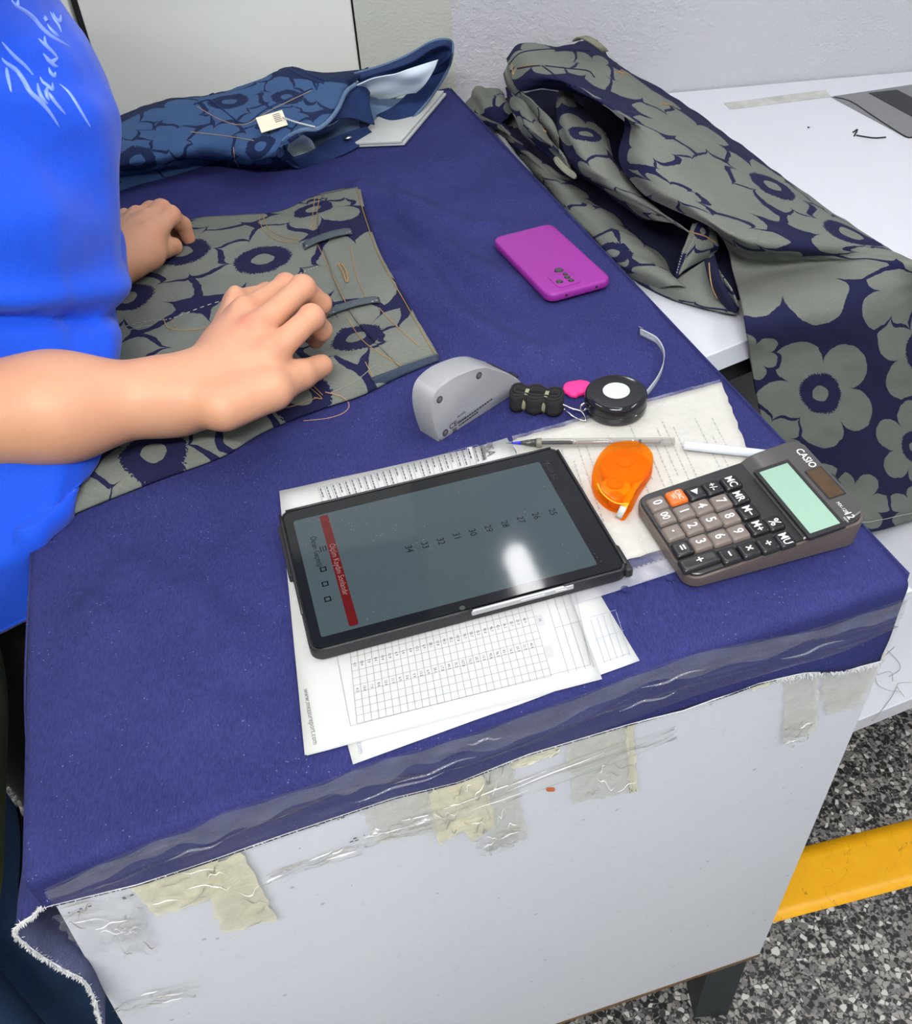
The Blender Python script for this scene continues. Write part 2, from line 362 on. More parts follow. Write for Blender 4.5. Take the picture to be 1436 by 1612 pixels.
M_cab = plain('cabinet_enamel', lin(208, 211, 202), 0.38, var=0.015, nscale=5)
cab = thing('metal_cabinet', 'pale grey metal cabinet behind the table, left of the rough plaster', 'cabinet')
gap_x = on_plane(124, 40, wr0, lnv); g = np.dot(gap_x - wr0, ld)
mb = MB(); mb.box(wr0 + ld * (e + 0.001) - lnv * 0.03, ld * 1.6, -lnv * 0.40, (0, 0, 2.1)); mb.obj('body', plain('cabinet_dark', (0.02, 0.02, 0.02), 0.6), cab)
for a0, a1 in ((e + 0.003, g - 0.008), (g + 0.006, g + 0.75)):
    mb = MB(); mb.box(wr0 + ld * a0 + A3(0, 0, 0.05) - lnv * 0.03, ld * (a1 - a0), lnv * 0.028, (0, 0, 2.02)); d_ = mb.obj('door', M_cab, cab, bev=0.003)
    if a0 > g:
        h = MB(); h.tube([wr0 + ld * (a0 + 0.06) + lnv * 0.03 + A3(0, 0, z) for z in (1.45, 1.62)], 0.007); h.obj('handle', M_steel, d_)
M_ceil = plain('ceiling_paint', (0.75, 0.76, 0.77), 0.9, var=0.02)
mb = MB(); mb.box((-3, -1.5, 2.75), (6, 0, 0), (0, 6, 0), (0, 0, 0.05)); struct(mb.obj('ceiling', M_ceil))
for i, ((lx, ly, lz), ang, lw) in enumerate(LAMP_SPOTS):
    b = NB('lamp_glow'); b.set(emit=(1.0, 0.98, 0.99, 1), estr=LAMP_STRENGTH[i]); b.base((0.8, 0.8, 0.8, 1)); M_glow = b.m
    L = thing('ceiling_light', ['slim tube light hung low over the table, its glow on the tablet', 'ceiling batten light above the woman in blue', 'ceiling batten light behind the camera', 'ceiling batten light above the white side table'][i], 'light', group='ceiling batten lights')
    F = Frame((lx, ly, lz), (math.cos(math.radians(ang)), math.sin(math.radians(ang)), 0))
    mb = MB(); mb.box(F(-0.62, -lw * .6, 0.028), F.x * 1.24, F.y * lw * 1.2, F.z * 0.04); mb.obj('housing', M_white, L)
    for xx in (-.45, .45): mb = MB(); mb.tube([F(xx, 0, .06), A3(*F(xx, 0, 0)[:2], 2.75)], .004, 6); mb.obj('cord', M_blackm, L)
    v, f = lay(F, [(0.0, 0.028), (0.0, 0.015), (-0.015, 0.0)], lambda d: rrect(1.20 + d, lw + d, lw * .45 + d / 2)); mesh('diffuser', v, f, M_glow, L)

# ------------------------------------------------------------------ work table
tb = thing('work_table', 'white panelled work table under the navy denim cover', 'table')
z0 = A3(0, 0, -0.004)
mb = MB(); TT = [NL, NR, FR, FL]; ins = 0.004
cen = sum(TT) / 4; tin = [cen + (q - cen) * 0.992 for q in TT]
mb.prism([q + A3(0, 0, -0.028) for q in tin], [q + A3(0, 0, -0.003) for q in tin]); mb.obj('tabletop', M_white, tb)
# front panel; lower edge follows the photograph
b = NB('scuffed_laminate'); pz = b.pos(); n = b.noise(3.0, 4.0, pz); n2 = b.noise(70, 3.0, pz, rough=0.75); spk = b.voro(45, pz, 'Distance'); big = b.noise(16, 2.0, pz)
sp = b.math('MULTIPLY', b.math('LESS_THAN', spk, 0.085), b.math('GREATER_THAN', big, 0.52))
smg = b.math('MULTIPLY', b.math('GREATER_THAN', n2, 0.64), 0.25)
c = b.mix(n, lin(203, 206, 212), lin(214, 216, 219)); c = b.mix(smg, c, lin(186, 186, 184)); b.base(b.mix(b.math('MULTIPLY', sp, 0.5), c, lin(135, 130, 125))); b.set(rough=0.30); M_panel = b.m
pl_t = NL + UD * 0.004 - FN * 0.004; pr_t = NR - UD * 0.000 - FN * 0.004
pr_b = front(1195, 1503, -0.004); pl_b = front(190, 1612, -0.004); k = (-0.60 - (pl_t[2] - TZ)) / ((pl_b[2] - pl_t[2])); pl_b = pl_t + (pl_b - pl_t) * k
pr_t = pr_b + (front(1395, 1030, -0.004) - pr_b) * 1.13
tk = FN * -0.018
mb = MB(); mb.prism([pl_b, pr_b, pr_b + tk, pl_b + tk], [pl_t - A3(0, 0, 0.03), pr_t - A3(0, 0, 0.028) * 0, pr_t + tk, pl_t - A3(0, 0, 0.03) + tk]); mb.obj('front_panel', M_panel, tb)
mb = MB(); N_ = 40
for i in range(N_):
    a_, b_ = pl_b + (pr_b - pl_b) * (i / N_), pl_b + (pr_b - pl_b) * ((i + 1) / N_); h = 0.004 + 0.003 * random.random()
    mb.box(a_ + A3(0, 0, -h) + FN * 0.0006, b_ - a_, tk * 1.05, (0, 0, h + 0.002))
o = mb.obj('lower_edge', M_wood, tb); o['label'] = 'bare brown chipboard edge'
def leg_at(p, lean=(0, 0)):
    mb = MB(); w = 0.026; p = np.array(p); t = p + A3(lean[0], lean[1], 0)
    mb.prism([p + A3(-w, -w, 0), p + A3(w, -w, 0), p + A3(w, w, 0), p + A3(-w, w, 0)], [t + A3(-w, -w, TZ - 0.03), t + A3(w, -w, TZ - 0.03), t + A3(w, w, TZ - 0.03), t + A3(-w, w, TZ - 0.03)]); return mb.obj('leg', M_legs, tb, bev=0.003)
lr = on_plane(1112, 1575, NL - FN * 0.05, FN); lr[2] = 0
leg_at(lr); leg_at((NL + UD * 0.05 - FN * 0.05) * A3(1, 1, 0)); leg_at((FR - UD * 0.06 - VD * 0.05) * A3(1, 1, 0)); leg_at((FL + UD * 0.06 - VD * 0.05) * A3(1, 1, 0))
M_olive = plain('olive_grey_metal', lin(88, 92, 84), 0.6, var=0.1)
bk = NL - FN * 0.55 + UD * 0.02; bk[2] = 0
mb = MB(); mb.box(bk + A3(0, 0, 0.14), UD * 0.60, -FN * 0.02, (0, 0, 0.62)); mb.obj('back_panel', M_olive, tb)
mb = MB(); mb.box(NL + UD * 0.03 - FN * 0.05 + A3(0, 0, -0.07), UD * 0.03, -FN * 1.0, (0, 0, 0.04)); mb.obj('side_rail', M_legs, tb)

# old tape left on the panel
def patch(name, px, mat, off, seed, amp=0.0008, n=14, label=None, thick=0.0002):
    c = [front(*q, off) for q in px]; G = quadgrid(c, n, n)
    U = np.stack(np.meshgrid(np.linspace(0, 1, n), np.linspace(0, 1, n), indexing='ij'), -1)
    G = G + FN * (np.abs(vnoise(U * [5, 4] + seed * 3.1, seed)) * amp * 2 + 0.0)[..., None]
    e_ = (np.abs(U[..., 0] - 0.5) > 0.499) | (np.abs(U[..., 1] - 0.5) > 0.499)
    j = rng.normal(0, 0.0011, (n, n, 3)); j -= (j @ FN)[..., None] * FN; G = G + j * e_[..., None]
    o = mesh(name, G.reshape(-1, 3), gridfaces(n, n), mat, tb, True)
    if label: o['label'] = label
    return o
def tapemat(name, c, opac):
    b = NB(name); n = b.noise(28, 4.0, b.pos(), rough=0.7, dist=0.8); tr = b.new('ShaderNodeBsdfTransparent')
    b.base(b.mix(n, tuple(x * 0.92 for x in c[:3]) + (1,), c)); b.set(rough=0.35); b.bump(n, 0.5, 0.003)
    mx = b.new('ShaderNodeMixShader'); b.link(b.math('MULTIPLY_ADD', b.math('SUBTRACT', n, 0.5), 0.9, opac), mx.inputs[0]); b.link(tr.outputs[0], mx.inputs[1]); b.link(b.b.outputs[0], mx.inputs[2]); b.link(mx.outputs[0], b.out.inputs[0]); return b.m
M_mask = tapemat('yellowed_tape', lin(222, 218, 188), 0.75); M_mask2 = tapemat('aged_tape', lin(212, 212, 196), 0.45)
M_clear = clear('clear_tape', opac=0.015, rough=0.14, bump=0.22, bscale=28, stretch=(1, 1, 3), patch=0.07, body=(0.6, 0.62, 0.66, 1))
M_scrap = clear('clear_tape_scrap', opac=0.05, rough=0.2, bump=0.12, bscale=45, patch=0.14, body=(0.80, 0.80, 0.76, 1))
PATCH = [([(205, 1395), (345, 1352), (350, 1408), (247, 1442)], M_mask, 1), ([(318, 1372), (378, 1338), (438, 1446), (350, 1470)], M_mask, 2),
         ([(672, 1250), (715, 1222), (735, 1305), (690, 1330)], M_mask, 3), ([(700, 1238), (760, 1212), (782, 1300), (740, 1325)], M_mask, 4), ([(760, 1215), (808, 1200), (830, 1320), (772, 1340)], M_mask2, 5),
         ([(890, 1170), (985, 1140), (1003, 1245), (902, 1265)], M_mask2, 6), ([(985, 1140), (998, 1137), (1002, 1244), (992, 1248)], M_mask, 7), ([(1185, 1065), (1255, 1045), (1257, 1063), (1184, 1086)], M_mask, 8),
         ([(1238, 1075), (1290, 1060), (1285, 1150), (1232, 1172)], M_mask2, 9), ([(808, 1195), (885, 1170), (878, 1186), (806, 1213)], M_mask, 10), ([(570, 1278), (670, 1240), (690, 1310), (590, 1325)], M_mask2, 11),
         ([(1290, 1055), (1395, 1028), (1355, 1110), (1300, 1125)], M_mask2, 12)]
for px, m_, sd in PATCH: patch('masking_tape', px, m_, 0.0006 + 0.0003 * (sd % 4), sd)
SCR = [[(80, 1435), (215, 1398), (235, 1475), (140, 1505)], [(170, 1455), (225, 1420), (248, 1495), (195, 1502)], [(178, 1580), (312, 1540), (308, 1565), (190, 1598)], [(412, 1380), (560, 1325), (572, 1338), (425, 1392)], [(560, 1315), (672, 1278), (680, 1302), (575, 1330)],
       [(640, 1290), (1060, 1140), (1064, 1160), (645, 1312)], [(1234, 1140), (1282, 1130), (1270, 1160), (1232, 1172)], [(745, 1320), (828, 1300), (800, 1338), (752, 1345)]]
for i, px in enumerate(SCR): patch('tape_scrap', px, M_scrap, 0.0018, 20 + i, 0.0028, 18)
mb = MB()
for i, (x0, y0, x1, y1) in enumerate([(380, 1337, 420, 1322), (470, 1308, 545, 1285), (575, 1272, 605, 1258), (105, 1440, 210, 1410), (540, 1330, 670, 1280)]):
    for k in range(10):
        t = random.random(); x = x0 + (x1 - x0) * t; y = y0 + (y1 - y0) * t + random.uniform(-3, 3); w = random.uniform(1.5, 6)
        a_ = front(x, y, 0.0003); b_ = front(x + w, y - 0.31 * w, 0.0003); dz = A3(0, 0, random.uniform(0.0006, 0.002)); mb.quad(a_, b_, b_ + dz, a_ + dz)
mb.obj('dirt_marks', M_ink, tb)['kind'] = 'stuff'
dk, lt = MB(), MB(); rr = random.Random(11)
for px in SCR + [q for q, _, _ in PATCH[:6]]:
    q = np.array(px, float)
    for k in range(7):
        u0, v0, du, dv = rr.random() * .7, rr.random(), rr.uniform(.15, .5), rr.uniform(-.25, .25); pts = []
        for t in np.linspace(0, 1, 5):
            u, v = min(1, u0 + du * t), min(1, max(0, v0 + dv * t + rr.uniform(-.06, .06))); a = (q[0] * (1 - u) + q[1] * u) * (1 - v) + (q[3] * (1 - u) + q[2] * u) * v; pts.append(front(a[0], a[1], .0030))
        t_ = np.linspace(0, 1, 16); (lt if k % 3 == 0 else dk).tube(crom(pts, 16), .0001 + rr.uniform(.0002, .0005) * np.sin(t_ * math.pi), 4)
dk.obj('tape_crease', plain('dusty_shadow_crease', lin(150, 147, 134), .6), tb)['kind'] = 'stuff'; lt.obj('tape_glint', plain('highlight_crease', lin(236, 236, 230), .2), tb)['kind'] = 'stuff'  # dark tubes coloured as dirt and crease shadow, pale ones as crease highlight
mb = MB(); mb.tube([front(862, 1243, 0.001), front(872, 1243, 0.001)], 0.0016, 8); mb.obj('rust_fleck', plain('rust', lin(170, 90, 40), 0.8), tb)

# ------------------------------------------------------------------ denim cover
cv = thing('table_cover', 'navy blue denim cloth taped over the work table', 'cloth')
hem = np.array([(80, 1412), (215, 1380), (350, 1335), (450, 1300), (615, 1245), (718, 1220), (828, 1177), (982, 1131), (1069, 1110), (1187, 1067), (1259, 1051), (1330, 1046), (1400, 1028)], float)
hw = np.array([front(*q) for q in hem]); hs = (hw - NL) @ UD; hz = hw[:, 2] - TZ
WID = np.linalg.norm(NR - NL); DEP = np.linalg.norm(FR - NR)
ns, nt = 120, 190; rad = 0.010
S = np.linspace(0, 1, ns); G = np.zeros((nt + 16, ns, 3))
TV = np.concatenate([np.linspace(1, 0.012, nt)])
for i, t in enumerate(TV): G[i] = (NL + (FL - NL) * t)[None] * (1 - S[:, None]) + (NR + (FR - NR) * t)[None] * S[:, None]
xy = G[:nt, :, :2]
def ridge(p, px, w, h):
    q = np.array([P(*a)[:2] for a in px]); best = np.full(p.shape[:2], 9.0)
    for a_, b_ in zip(q[:-1], q[1:]):
        ab = b_ - a_; t = np.clip(((p - a_) @ ab) / (ab @ ab), 0, 1); best = np.minimum(best, np.linalg.norm(p - a_ - t[..., None] * ab, axis=-1))
    return h * np.exp(-(best / w) ** 2)
hgt = 0.0005 * vnoise(xy * 9, 4) + 0.0005 * vnoise(xy * [22, 8], 5)
for px, w, h in [([(570, 300), (640, 330), (700, 400), (790, 450)], 0.022, 0.012), ([(590, 370), (660, 420), (720, 500), (830, 560)], 0.018, 0.011), ([(640, 320), (740, 360), (780, 350)], 0.016, 0.007), ([(620, 440), (690, 500), (770, 540)], 0.014, 0.007), ([(600, 335), (680, 400), (740, 470)], 0.012, -0.005),
                 ([(150, 960), (230, 1060), (320, 1120), (380, 1140)], 0.020, 0.011), ([(210, 900), (290, 980), (370, 1040)], 0.020, 0.011), ([(180, 1010), (280, 1100), (350, 1150)], 0.012, -0.004), ([(300, 930), (350, 980), (375, 995)], 0.014, 0.007), ([(860, 560), (960, 500), (1010, 470)], 0.02, 0.004), ([(240, 300), (380, 270), (520, 262)], 0.03, 0.005)]:
    hgt += ridge(xy, px, w, h)
fade = np.clip((TV / 0.04), 0, 1)[:, None]
G[:nt, :, 2] = TZ - 0.0012 + np.maximum(hgt, -0.0012) * fade
HZ = np.interp(S * WID, hs, hz)
for j in range(16):
    a_ = min(j / 6, 1) * math.pi / 2
    zz = -(rad - rad * math.cos(a_)); of = -0.012 * DEP * 0 + rad * math.sin(a_) - rad + 0.004
    base = NL[None] * (1 - S[:, None]) + NR[None] * S[:, None]
    k = max(0, (j - 6) / 9)
    row = base + FN * of; row[:, 2] = TZ - 0.0012 + zz + k * (HZ - zz)
    row += FN * ((0.0012 * vnoise(np.stack([S * 14, np.full(ns, j * 0.35)], -1), 9) + 0.0012) * k)[:, None]
    G[nt + j] = row
f = [q[::-1] for q in gridfaces(nt + 16, ns)]
cover = mesh('cloth', G.reshape(-1, 3), f, M_cover, cv, True, arc_uv(G).reshape(-1, 2), 0.0012)
# right and far drops
for nm, a_, b_, o_ in (('side_drop', NR, FR, UD), ('far_drop', FR, FL, VD)):
    g = np.array([[a_ + (b_ - a_) * t + o_ * (0.001 + 0.004 * math.sin(k * 2.2)) + A3(0, 0, 0.0012 - 0.11 * k) for k in np.linspace(0, 1, 8)] for t in np.linspace(0, 1, 40)])
    if nm == 'far_drop': g[..., 2] = np.maximum(g[..., 2], TZ - 0.05)
    mesh(nm, g.reshape(-1, 3), gridfaces(40, 8), M_cover, cv, True, arc_uv(g).reshape(-1, 2), 0.0012)
# flaring left drop with frayed front edge
fray = [(79, 1410, -0.030), (57, 1437, -0.040), (24, 1464, -0.050), (48, 1492, -0.075), (78, 1512, -0.100), (102, 1527, -0.115), (132, 1543, -0.135), (148, 1570, -0.160), (156, 1600, -0.180), (164, 1640, -0.200)]
top = [NL + FN * 0.000 + (FL - NL) * t for t in np.linspace(0, 0.45, 10)]
fe = np.array([P(*q) for q in fray]); ed = crom(fe, 40)
rows = []
for k, t in enumerate(np.linspace(0, 1, 24)):
    dv = VD * (t * 0.45 * DEP)
    wob = A3(0, 0, 0)
    row = []
    for j in range(40):
        s = j / 39; st = NL + UD * 0.0 + dv - UD * (0.006 * s + 0.004 * math.sin(s * 3 + t * 6)) + A3(0, 0, -0.20 * s); w = math.exp(-(t / 0.16) ** 2)
        tp = np.array([*(NL + dv)[:2], TZ]) if j == 0 else None
        row.append((ed[j] + dv * 1.0) * w + st * (1 - w))
    rows.append(row)
Gd = np.array(rows); 
Gd[:, :2] = Gd[:, :2] * 0.5 + 0.5 * np.array([[NL + VD * (t * 0.45 * DEP) + A3(-0.001, 0, 0.0005)] * 2 for t in np.linspace(0, 1, 24)]) * np.array([1, 1, 1])
b = NB('cover_two_sided'); 
lf = mesh('left_drop', Gd.reshape(-1, 3), gridfaces(24, 40), M_cover, cv, True, arc_uv(Gd).reshape(-1, 2), 0.0012); D.materials.remove(b.m)
lf.data.materials.append(M_cover_back); 
lf.modifiers['solid'].material_offset = 1
def fringe(path, n, ln, seed, down=A3(0, 0, -1)):
    r = random.Random(seed); mb = MB(); path = np.asarray(path); m = len(path)
    for i in range(n):
        t = r.random() * (m - 1.001); k = int(t); p = path[k] + (path[k + 1] - path[k]) * (t - k)
        d = nrm(down + A3(r.uniform(-1, 1), r.uniform(-1, 1), r.uniform(-0.8, 0.8)) * 0.8) * ln * r.uniform(0.4, 1.1); sd = nrm(np.cross(d, A3(r.uniform(-1, 1), r.uniform(-1, 1), r.uniform(-1, 1)))) * 0.00035
        mb.add([p - sd, p + sd, p + d * 0.6 + sd * 0.8, p + d, p + d * 0.6 - sd * 0.8], [(0, 1, 2, 3, 4)])
    return mb
mb = fringe(np.concatenate([ed]), 2200, 0.0040, 1, A3(-0.3, -0.4, -0.5)); mb.tube(ed, 0.0006 + 0.0006 * rng.random(40), 6)
he = [NL + UD * s + FN * 0.0065 + A3(0, 0, np.interp(s, hs, hz) + 0.001) for s in np.linspace(0.0, WID, 200)]
m2 = fringe(he, 1500, 0.0022, 2); 
he2 = [q for q in he[168:]]; m3 = fringe(he2, 900, 0.007, 3); mb.add(m2.v, m2.f); mb.add(m3.v, m3.f)
mb.tube(he, 0.0006, 5)
o = mb.obj('frayed_edge', M_fray, cv); o['kind'] = 'stuff'; o['label'] = 'white frayed cut edge of the denim'
# long clear tape over the cloth's lower front
ta = np.array([(70, 1396), (210, 1332), (350, 1280), (500, 1228), (600, 1192), (732, 1157), (910, 1090), (1107, 1025), (1297, 981), (1426, 942)], float)
tbm = np.array([(86, 1428), (215, 1392), (350, 1348), (470, 1308), (600, 1262), (732, 1226), (910, 1160), (1107, 1090), (1297, 1036), (1407, 992)], float)
ta = crom(ta, 160); tbm = crom(tbm, 160); g = []
for i in range(160):
    row = []
    for j in range(16):
        q = ta[i] + (tbm[i] - ta[i]) * j / 15; w = front(q[0], q[1], 0.0085); row.append(w)
    g.append(row)
g = np.array(g); U = np.stack(np.meshgrid(np.linspace(0, 22, 160), np.linspace(0, 3, 16), indexing='ij'), -1)
d_ = (U[..., 1] - 1.2 - 0.45 * np.sin(U[..., 0] * 0.6)) ; rid = np.exp(-(d_ / 0.22) ** 2) * 0.004
d2 = (U[..., 1] - 0.2 - U[..., 0] * 0.1); rid += np.exp(-(d2 / 0.15) ** 2) * 0.003
g += FN * (0.0012 * vnoise(U, 3) + 0.0012 * vnoise(U * [0.6, 3], 6) + rid + 0.001)[..., None]
tp = mesh('packing_tape', g.reshape(-1, 3), gridfaces(160, 16), M_clear, cv, True); tp['label'] = 'wrinkled clear packing tape'
M_milky = clear('milky_tape', opac=0.12, rough=0.2, bump=0.35, bscale=40, stretch=(1, 1, 2.5), patch=0.5, body=(0.34, 0.36, 0.42, 1))
g2 = []
for i in range(160):
    e_ = 0.36 + 0.10 * math.sin(i * .21) + 0.05 * math.sin(i * .63)
    g2.append([g[i, 0] + (g[i, 15] - g[i, 0]) * t * e_ + FN * (.0026 + .0008 * math.sin(i * .5 + t * 4)) for t in np.linspace(-.06, 1, 8)])
g2 = np.array(g2); o = mesh('packing_tape', g2.reshape(-1, 3), gridfaces(160, 8), M_milky, cv, True); o['label'] = 'loose milky upper edge of the packing tape'
mb = MB()
for a_, b_ in (((560, 1262), (700, 1216)), ((735, 1172), (790, 1160)), ((975, 1118), (1065, 1090)), ((1010, 1085), (1110, 1052)), ((1230, 1040), (1330, 1006)), ((265, 1352), (350, 1326)), ((620, 1236), (750, 1190))):
    pts = crom([front(a_[0] + (b_[0] - a_[0]) * t, a_[1] + (b_[1] - a_[1]) * t + 2.5 * math.sin(t * 9 + a_[0]), .0125) for t in np.linspace(0, 1, 6)], 30); t_ = np.linspace(0, 1, 30); mb.tube(pts, .0002 + .0009 * np.sin(t_ * math.pi), 6)
mb.obj('tape_crease', clear('tape_crease', opac=0.1, rough=0.08, bump=0.2, bscale=60, body=(.7, .72, .75, 1)), cv, True)['kind'] = 'stuff'

# ------------------------------------------------------------------ white side table
T2 = -0.045
st = thing('side_table', 'white side table against the plaster wall, right of the work table', 'table')
b1, b2 = P(1115, 560, T2), P(1178, 535, T2); fd = nrm(b2 - b1); fn2 = A3(fd[1], -fd[0], 0)
rb = P(1250, 132, T2)
def on_top2(x, y, z=T2): return P(x, y, z)
e0 = b1 - fd * 0.35; e1 = b1 + fd * 0.95
# left edge runs beside the work table, rear edge along the wall
lft = lambda p: p + UD * 0.012
q0 = NR + (FR - NR) * 0.36 + UD * 0.012; q0 = A3(*q0[:2], TZ + T2)
tt = np.dot(b1 - q0, fn2); q0 = q0 + (VD * 1.0) * (np.dot(b1 - q0, fn2) / np.dot(VD, fn2))
q3 = A3(*(wr0 + wd * 0.035 + wn * 0.004)[:2], TZ + T2); q2 = A3(*(wr0 + wd * 1.25 + wn * 0.004)[:2], TZ + T2); q1 = b1 + fd * 1.0
mb = MB(); dn = A3(0, 0, -0.028); mb.prism([q + dn for q in (q0, q1, q2, q3)], [q0, q1, q2, q3]); mb.obj('tabletop', M_white, st, bev=0.0015)
shz = -0.56
k0, k1 = P(1350, 1135, shz), P(1436, 1100, shz); sdir = nrm(k1 - k0)
mb = MB(); sa = k0 - sdir * 0.10; sb = k0 + sdir * 0.6; mb.prism([sa + dn, sb + dn, sb - fn2 * 0.6 + dn, sa - fn2 * 0.6 + dn], [sa, sb, sb - fn2 * 0.6, sa - fn2 * 0.6]); mb.obj('lower_shelf', M_white, st, bev=0.0015)
for pp_ in (q0 + fd * 0.05 - fn2 * 0.06, q1 - fd * 0.06 - fn2 * 0.06, q3 + A3(0.05, -0.05, 0), q2 + A3(-0.05, -0.05, 0)):
    mb = MB(); mb.box((pp_[0] - 0.02, pp_[1] - 0.02, 0), (0.04, 0, 0), (0, 0.04, 0), (0, 0, TZ + T2 - 0.028)); mb.obj('leg', M_legs, st, bev=0.003)
mb = MB(); mb.box(q0 + fd * 0.02 - fn2 * 0.03 + A3(0, 0, -0.078), fd * 0.95, -fn2 * 0.02, (0, 0, 0.05)); mb.obj('apron', M_blackm, st)
mb = MB(); bp_ = q0 + fd * 0.02 - fn2 * 0.22; bp_[2] = 0.20; mb.box(bp_, fd * 0.95, -fn2 * 0.015, (0, 0, 0.56)); mb.obj('modesty_panel', plain('grey_board', lin(120, 118, 112), 0.7), st)
def flat2(name, px, mat, z, label=None):
    pt = [P(x, y, T2 + z) for x, y in px]; dz = A3(0, 0, 0.0006); mb = MB(); mb.prism([q - dz for q in pt], pt); o = mb.obj(name, mat, st)
    if label: o['label'] = label
    return o
flat2('duct_tape', [(1308, 152), (1436, 133), (1480, 150), (1480, 226), (1424, 214)], plain('grey_duct_tape', lin(118, 120, 122), 0.5, var=0.1), 0.001, 'grey duct tape patch')
flat2('duct_tape', [(1368, 146), (1412, 141), (1480, 175), (1480, 207)], plain('black_duct_tape', lin(28, 30, 33), 0.5), 0.0018, 'black stripe of tape')
flat2('masking_tape', [(1140, 162), (1300, 141), (1308, 152), (1150, 172)], tapemat('faint_tape', lin(205, 206, 200), 0.75), 0.001)
mb = MB()
for px in ([(1313, 153), (1340, 160), (1378, 185), (1424, 214), (1436, 216)], [(1343, 208), (1350, 204), (1345, 214)], [(1348, 213), (1375, 217), (1395, 216)], [(1272, 200), (1274, 201)]):
    mb.tube(crom(np.array([P(x, y, T2 + 0.0012) for x, y in px]), 14), 0.0011, 5)
mb.obj('glue_residue', M_blackm, st)['kind'] = 'stuff'
mb = MB()
for i in range(5):
    p0_ = P(1400 + 6 * i, 1065 + 8 * i, shz + 0.002); pts = [p0_ + A3(0.02 * k * math.cos(i + k * 0.5), 0.02 * k * math.sin(i * 2 + k * 0.4), 0.004 * (k % 2)) for k in range(5)]; mb.tube(crom(pts, 20), 0.0004, 4)
mb.obj('loose_thread', M_thread_p, st)['kind'] = 'stuff'

# ------------------------------------------------------------------ printed garments
OL1, OL2, NVY = lin(90, 95, 90), lin(124, 128, 118), lin(27, 29, 62)
def px_uv(G, uv, px):           # nearest surface coordinates under a photo pixel
    pj = proj(G.reshape(-1, 3)); u = uv.reshape(-1, 2); out = []
    for x, y, r in px:
        k = np.argmin((pj[:, 0] - x) ** 2 + (pj[:, 1] - y) ** 2); d = pj[k] - (x, y); out.append((float(u[k, 0]), float(u[k, 1]), r))
    return out
# --- trousers under the hands -------------------------------------------------
tr = thing('trousers', 'olive and navy flower print trousers lying flat under both hands', 'trousers', group=None)
far = np.array([(566, 291), (500, 306), (440, 332), (375, 338), (300, 346), (230, 388), (150, 436), (95, 470), (66, 500)], float)
near = np.array([(692, 562), (640, 585), (576, 620), (500, 646), (416, 680), (350, 719), (250, 756), (125, 806), (85, 826), (57, 842)], float)
waist = np.array([(566, 291), (578, 340), (602, 405), (645, 482), (692, 562)], float)
NU, NVv = 200, 130
fr_, nr_, ws = crom(far, NU), crom(near, NU), crom(waist, NVv)
V = np.linspace(0, 1, NVv); G2 = np.zeros((NU, NVv, 3)); lin_w = fr_[0] + (nr_[0] - fr_[0]) * V[:, None]; corr = ws - lin_w
for i in range(NU):
    q = fr_[i] + (nr_[i] - fr_[i]) * V[:, None] + corr * (1 - i / (NU - 1)) ** 2
    for j in range(NVv):
        v = V[j]; z = 0.003 + 0.015 * (1 - abs(2 * v - 1) ** 7)
        u = i / (NU - 1); z += 0.004 * math.exp(-((v - 0.86) / 0.05) ** 2) * (1 - u) + 0.003 * math.exp(-((v - 0.6 - 0.1 * u) / 0.05) ** 2) - 0.004 * math.exp(-((v - 0.72) / 0.04) ** 2) * (u < 0.9)
        G2[i, j] = P(q[j][0], q[j][1], z)
E2 = np.clip(np.minimum(V, 1 - V) / 0.06, 0, 1)[None, :]
xy = G2[..., :2]
G2[..., 2] += (0.0022 * vnoise(xy * [16, 26], 31) + 0.0012 * vnoise(xy * 55, 32)) * E2 + ridge(xy, [(560, 590), (500, 590), (440, 560)], 0.008, 0.004) + ridge(xy, [(320, 420), (380, 400), (450, 360)], 0.01, 0.002)
uv2 = (xy - xy[0, 0]) @ np.array([[0.97, 0.24], [-0.24, 0.97]]).T
F2 = px_uv(G2, uv2, [(412, 408, .100), (285, 396, .10), (492, 330, .075), (200, 466, .090), (470, 622, .090), (242, 712, .088), (565, 420, -.10), (350, 550, -.11), (120, 580, -.10), (80, 700, -.10), (640, 540, -.08), (560, 530, .08), (350, 345, -.06), (110, 810, -.06), (540, 305, -.07), (400, 690, -.06), (300, 660, -.08)])
M_print2 = denim_print('flower_print', F2, NVY, OL1, OL2)
body2 = sheet('cloth', G2, M_print2, tr, solid=0.003, uv=uv2)
bv2 = bvh_of([body2])
def strip_on(bv, pa, pb, w, off=0.0012, n=30, lift=None, m=4):  # raised band between two pixel paths
    a_, b_ = drape(bv, pa, off, n), drape(bv, pb, off, n); k = min(len(a_), len(b_)); g = np.array([a_[:k] + (b_[:k] - a_[:k]) * t for t in np.linspace(0, 1, m)])
    if lift is not None: g[..., 2] += lift(np.linspace(0, 1, k))[None]
    return g
def seam(name, bv, paths, mat, parent, r=0.0005, off=0.0005, n=40):
    mb = MB()
    for px in paths:
        d = drape(bv, px, off, n)
        if len(d) > 3: mb.tube(d, r, 5)
    o = mb.obj(name, mat, parent); o['kind'] = 'stuff'; return o
def dashes(name, bv, paths, mat, parent, r=0.0006, n=60):
    mb = MB()
    for px in paths:
        d = drape(bv, px, 0.0006, n)
        for k in range(0, len(d) - 1, 2): mb.tube(d[k:k + 2], r, 4)
    o = mb.obj(name, mat, parent); o['kind'] = 'stuff'; return o
wb_out = [(562, 295), (574, 340), (598, 405), (641, 482), (686, 560)]; wb_in = [(508, 307), (500, 352), (520, 425), (556, 500), (628, 578)]
wbg = strip_on(bv2, wb_in, wb_out, 0, 0.0016, 60, m=14)
wbuv = (wbg[..., :2] - xy[0, 0]) @ np.array([[0.97, 0.24], [-0.24, 0.97]]).T
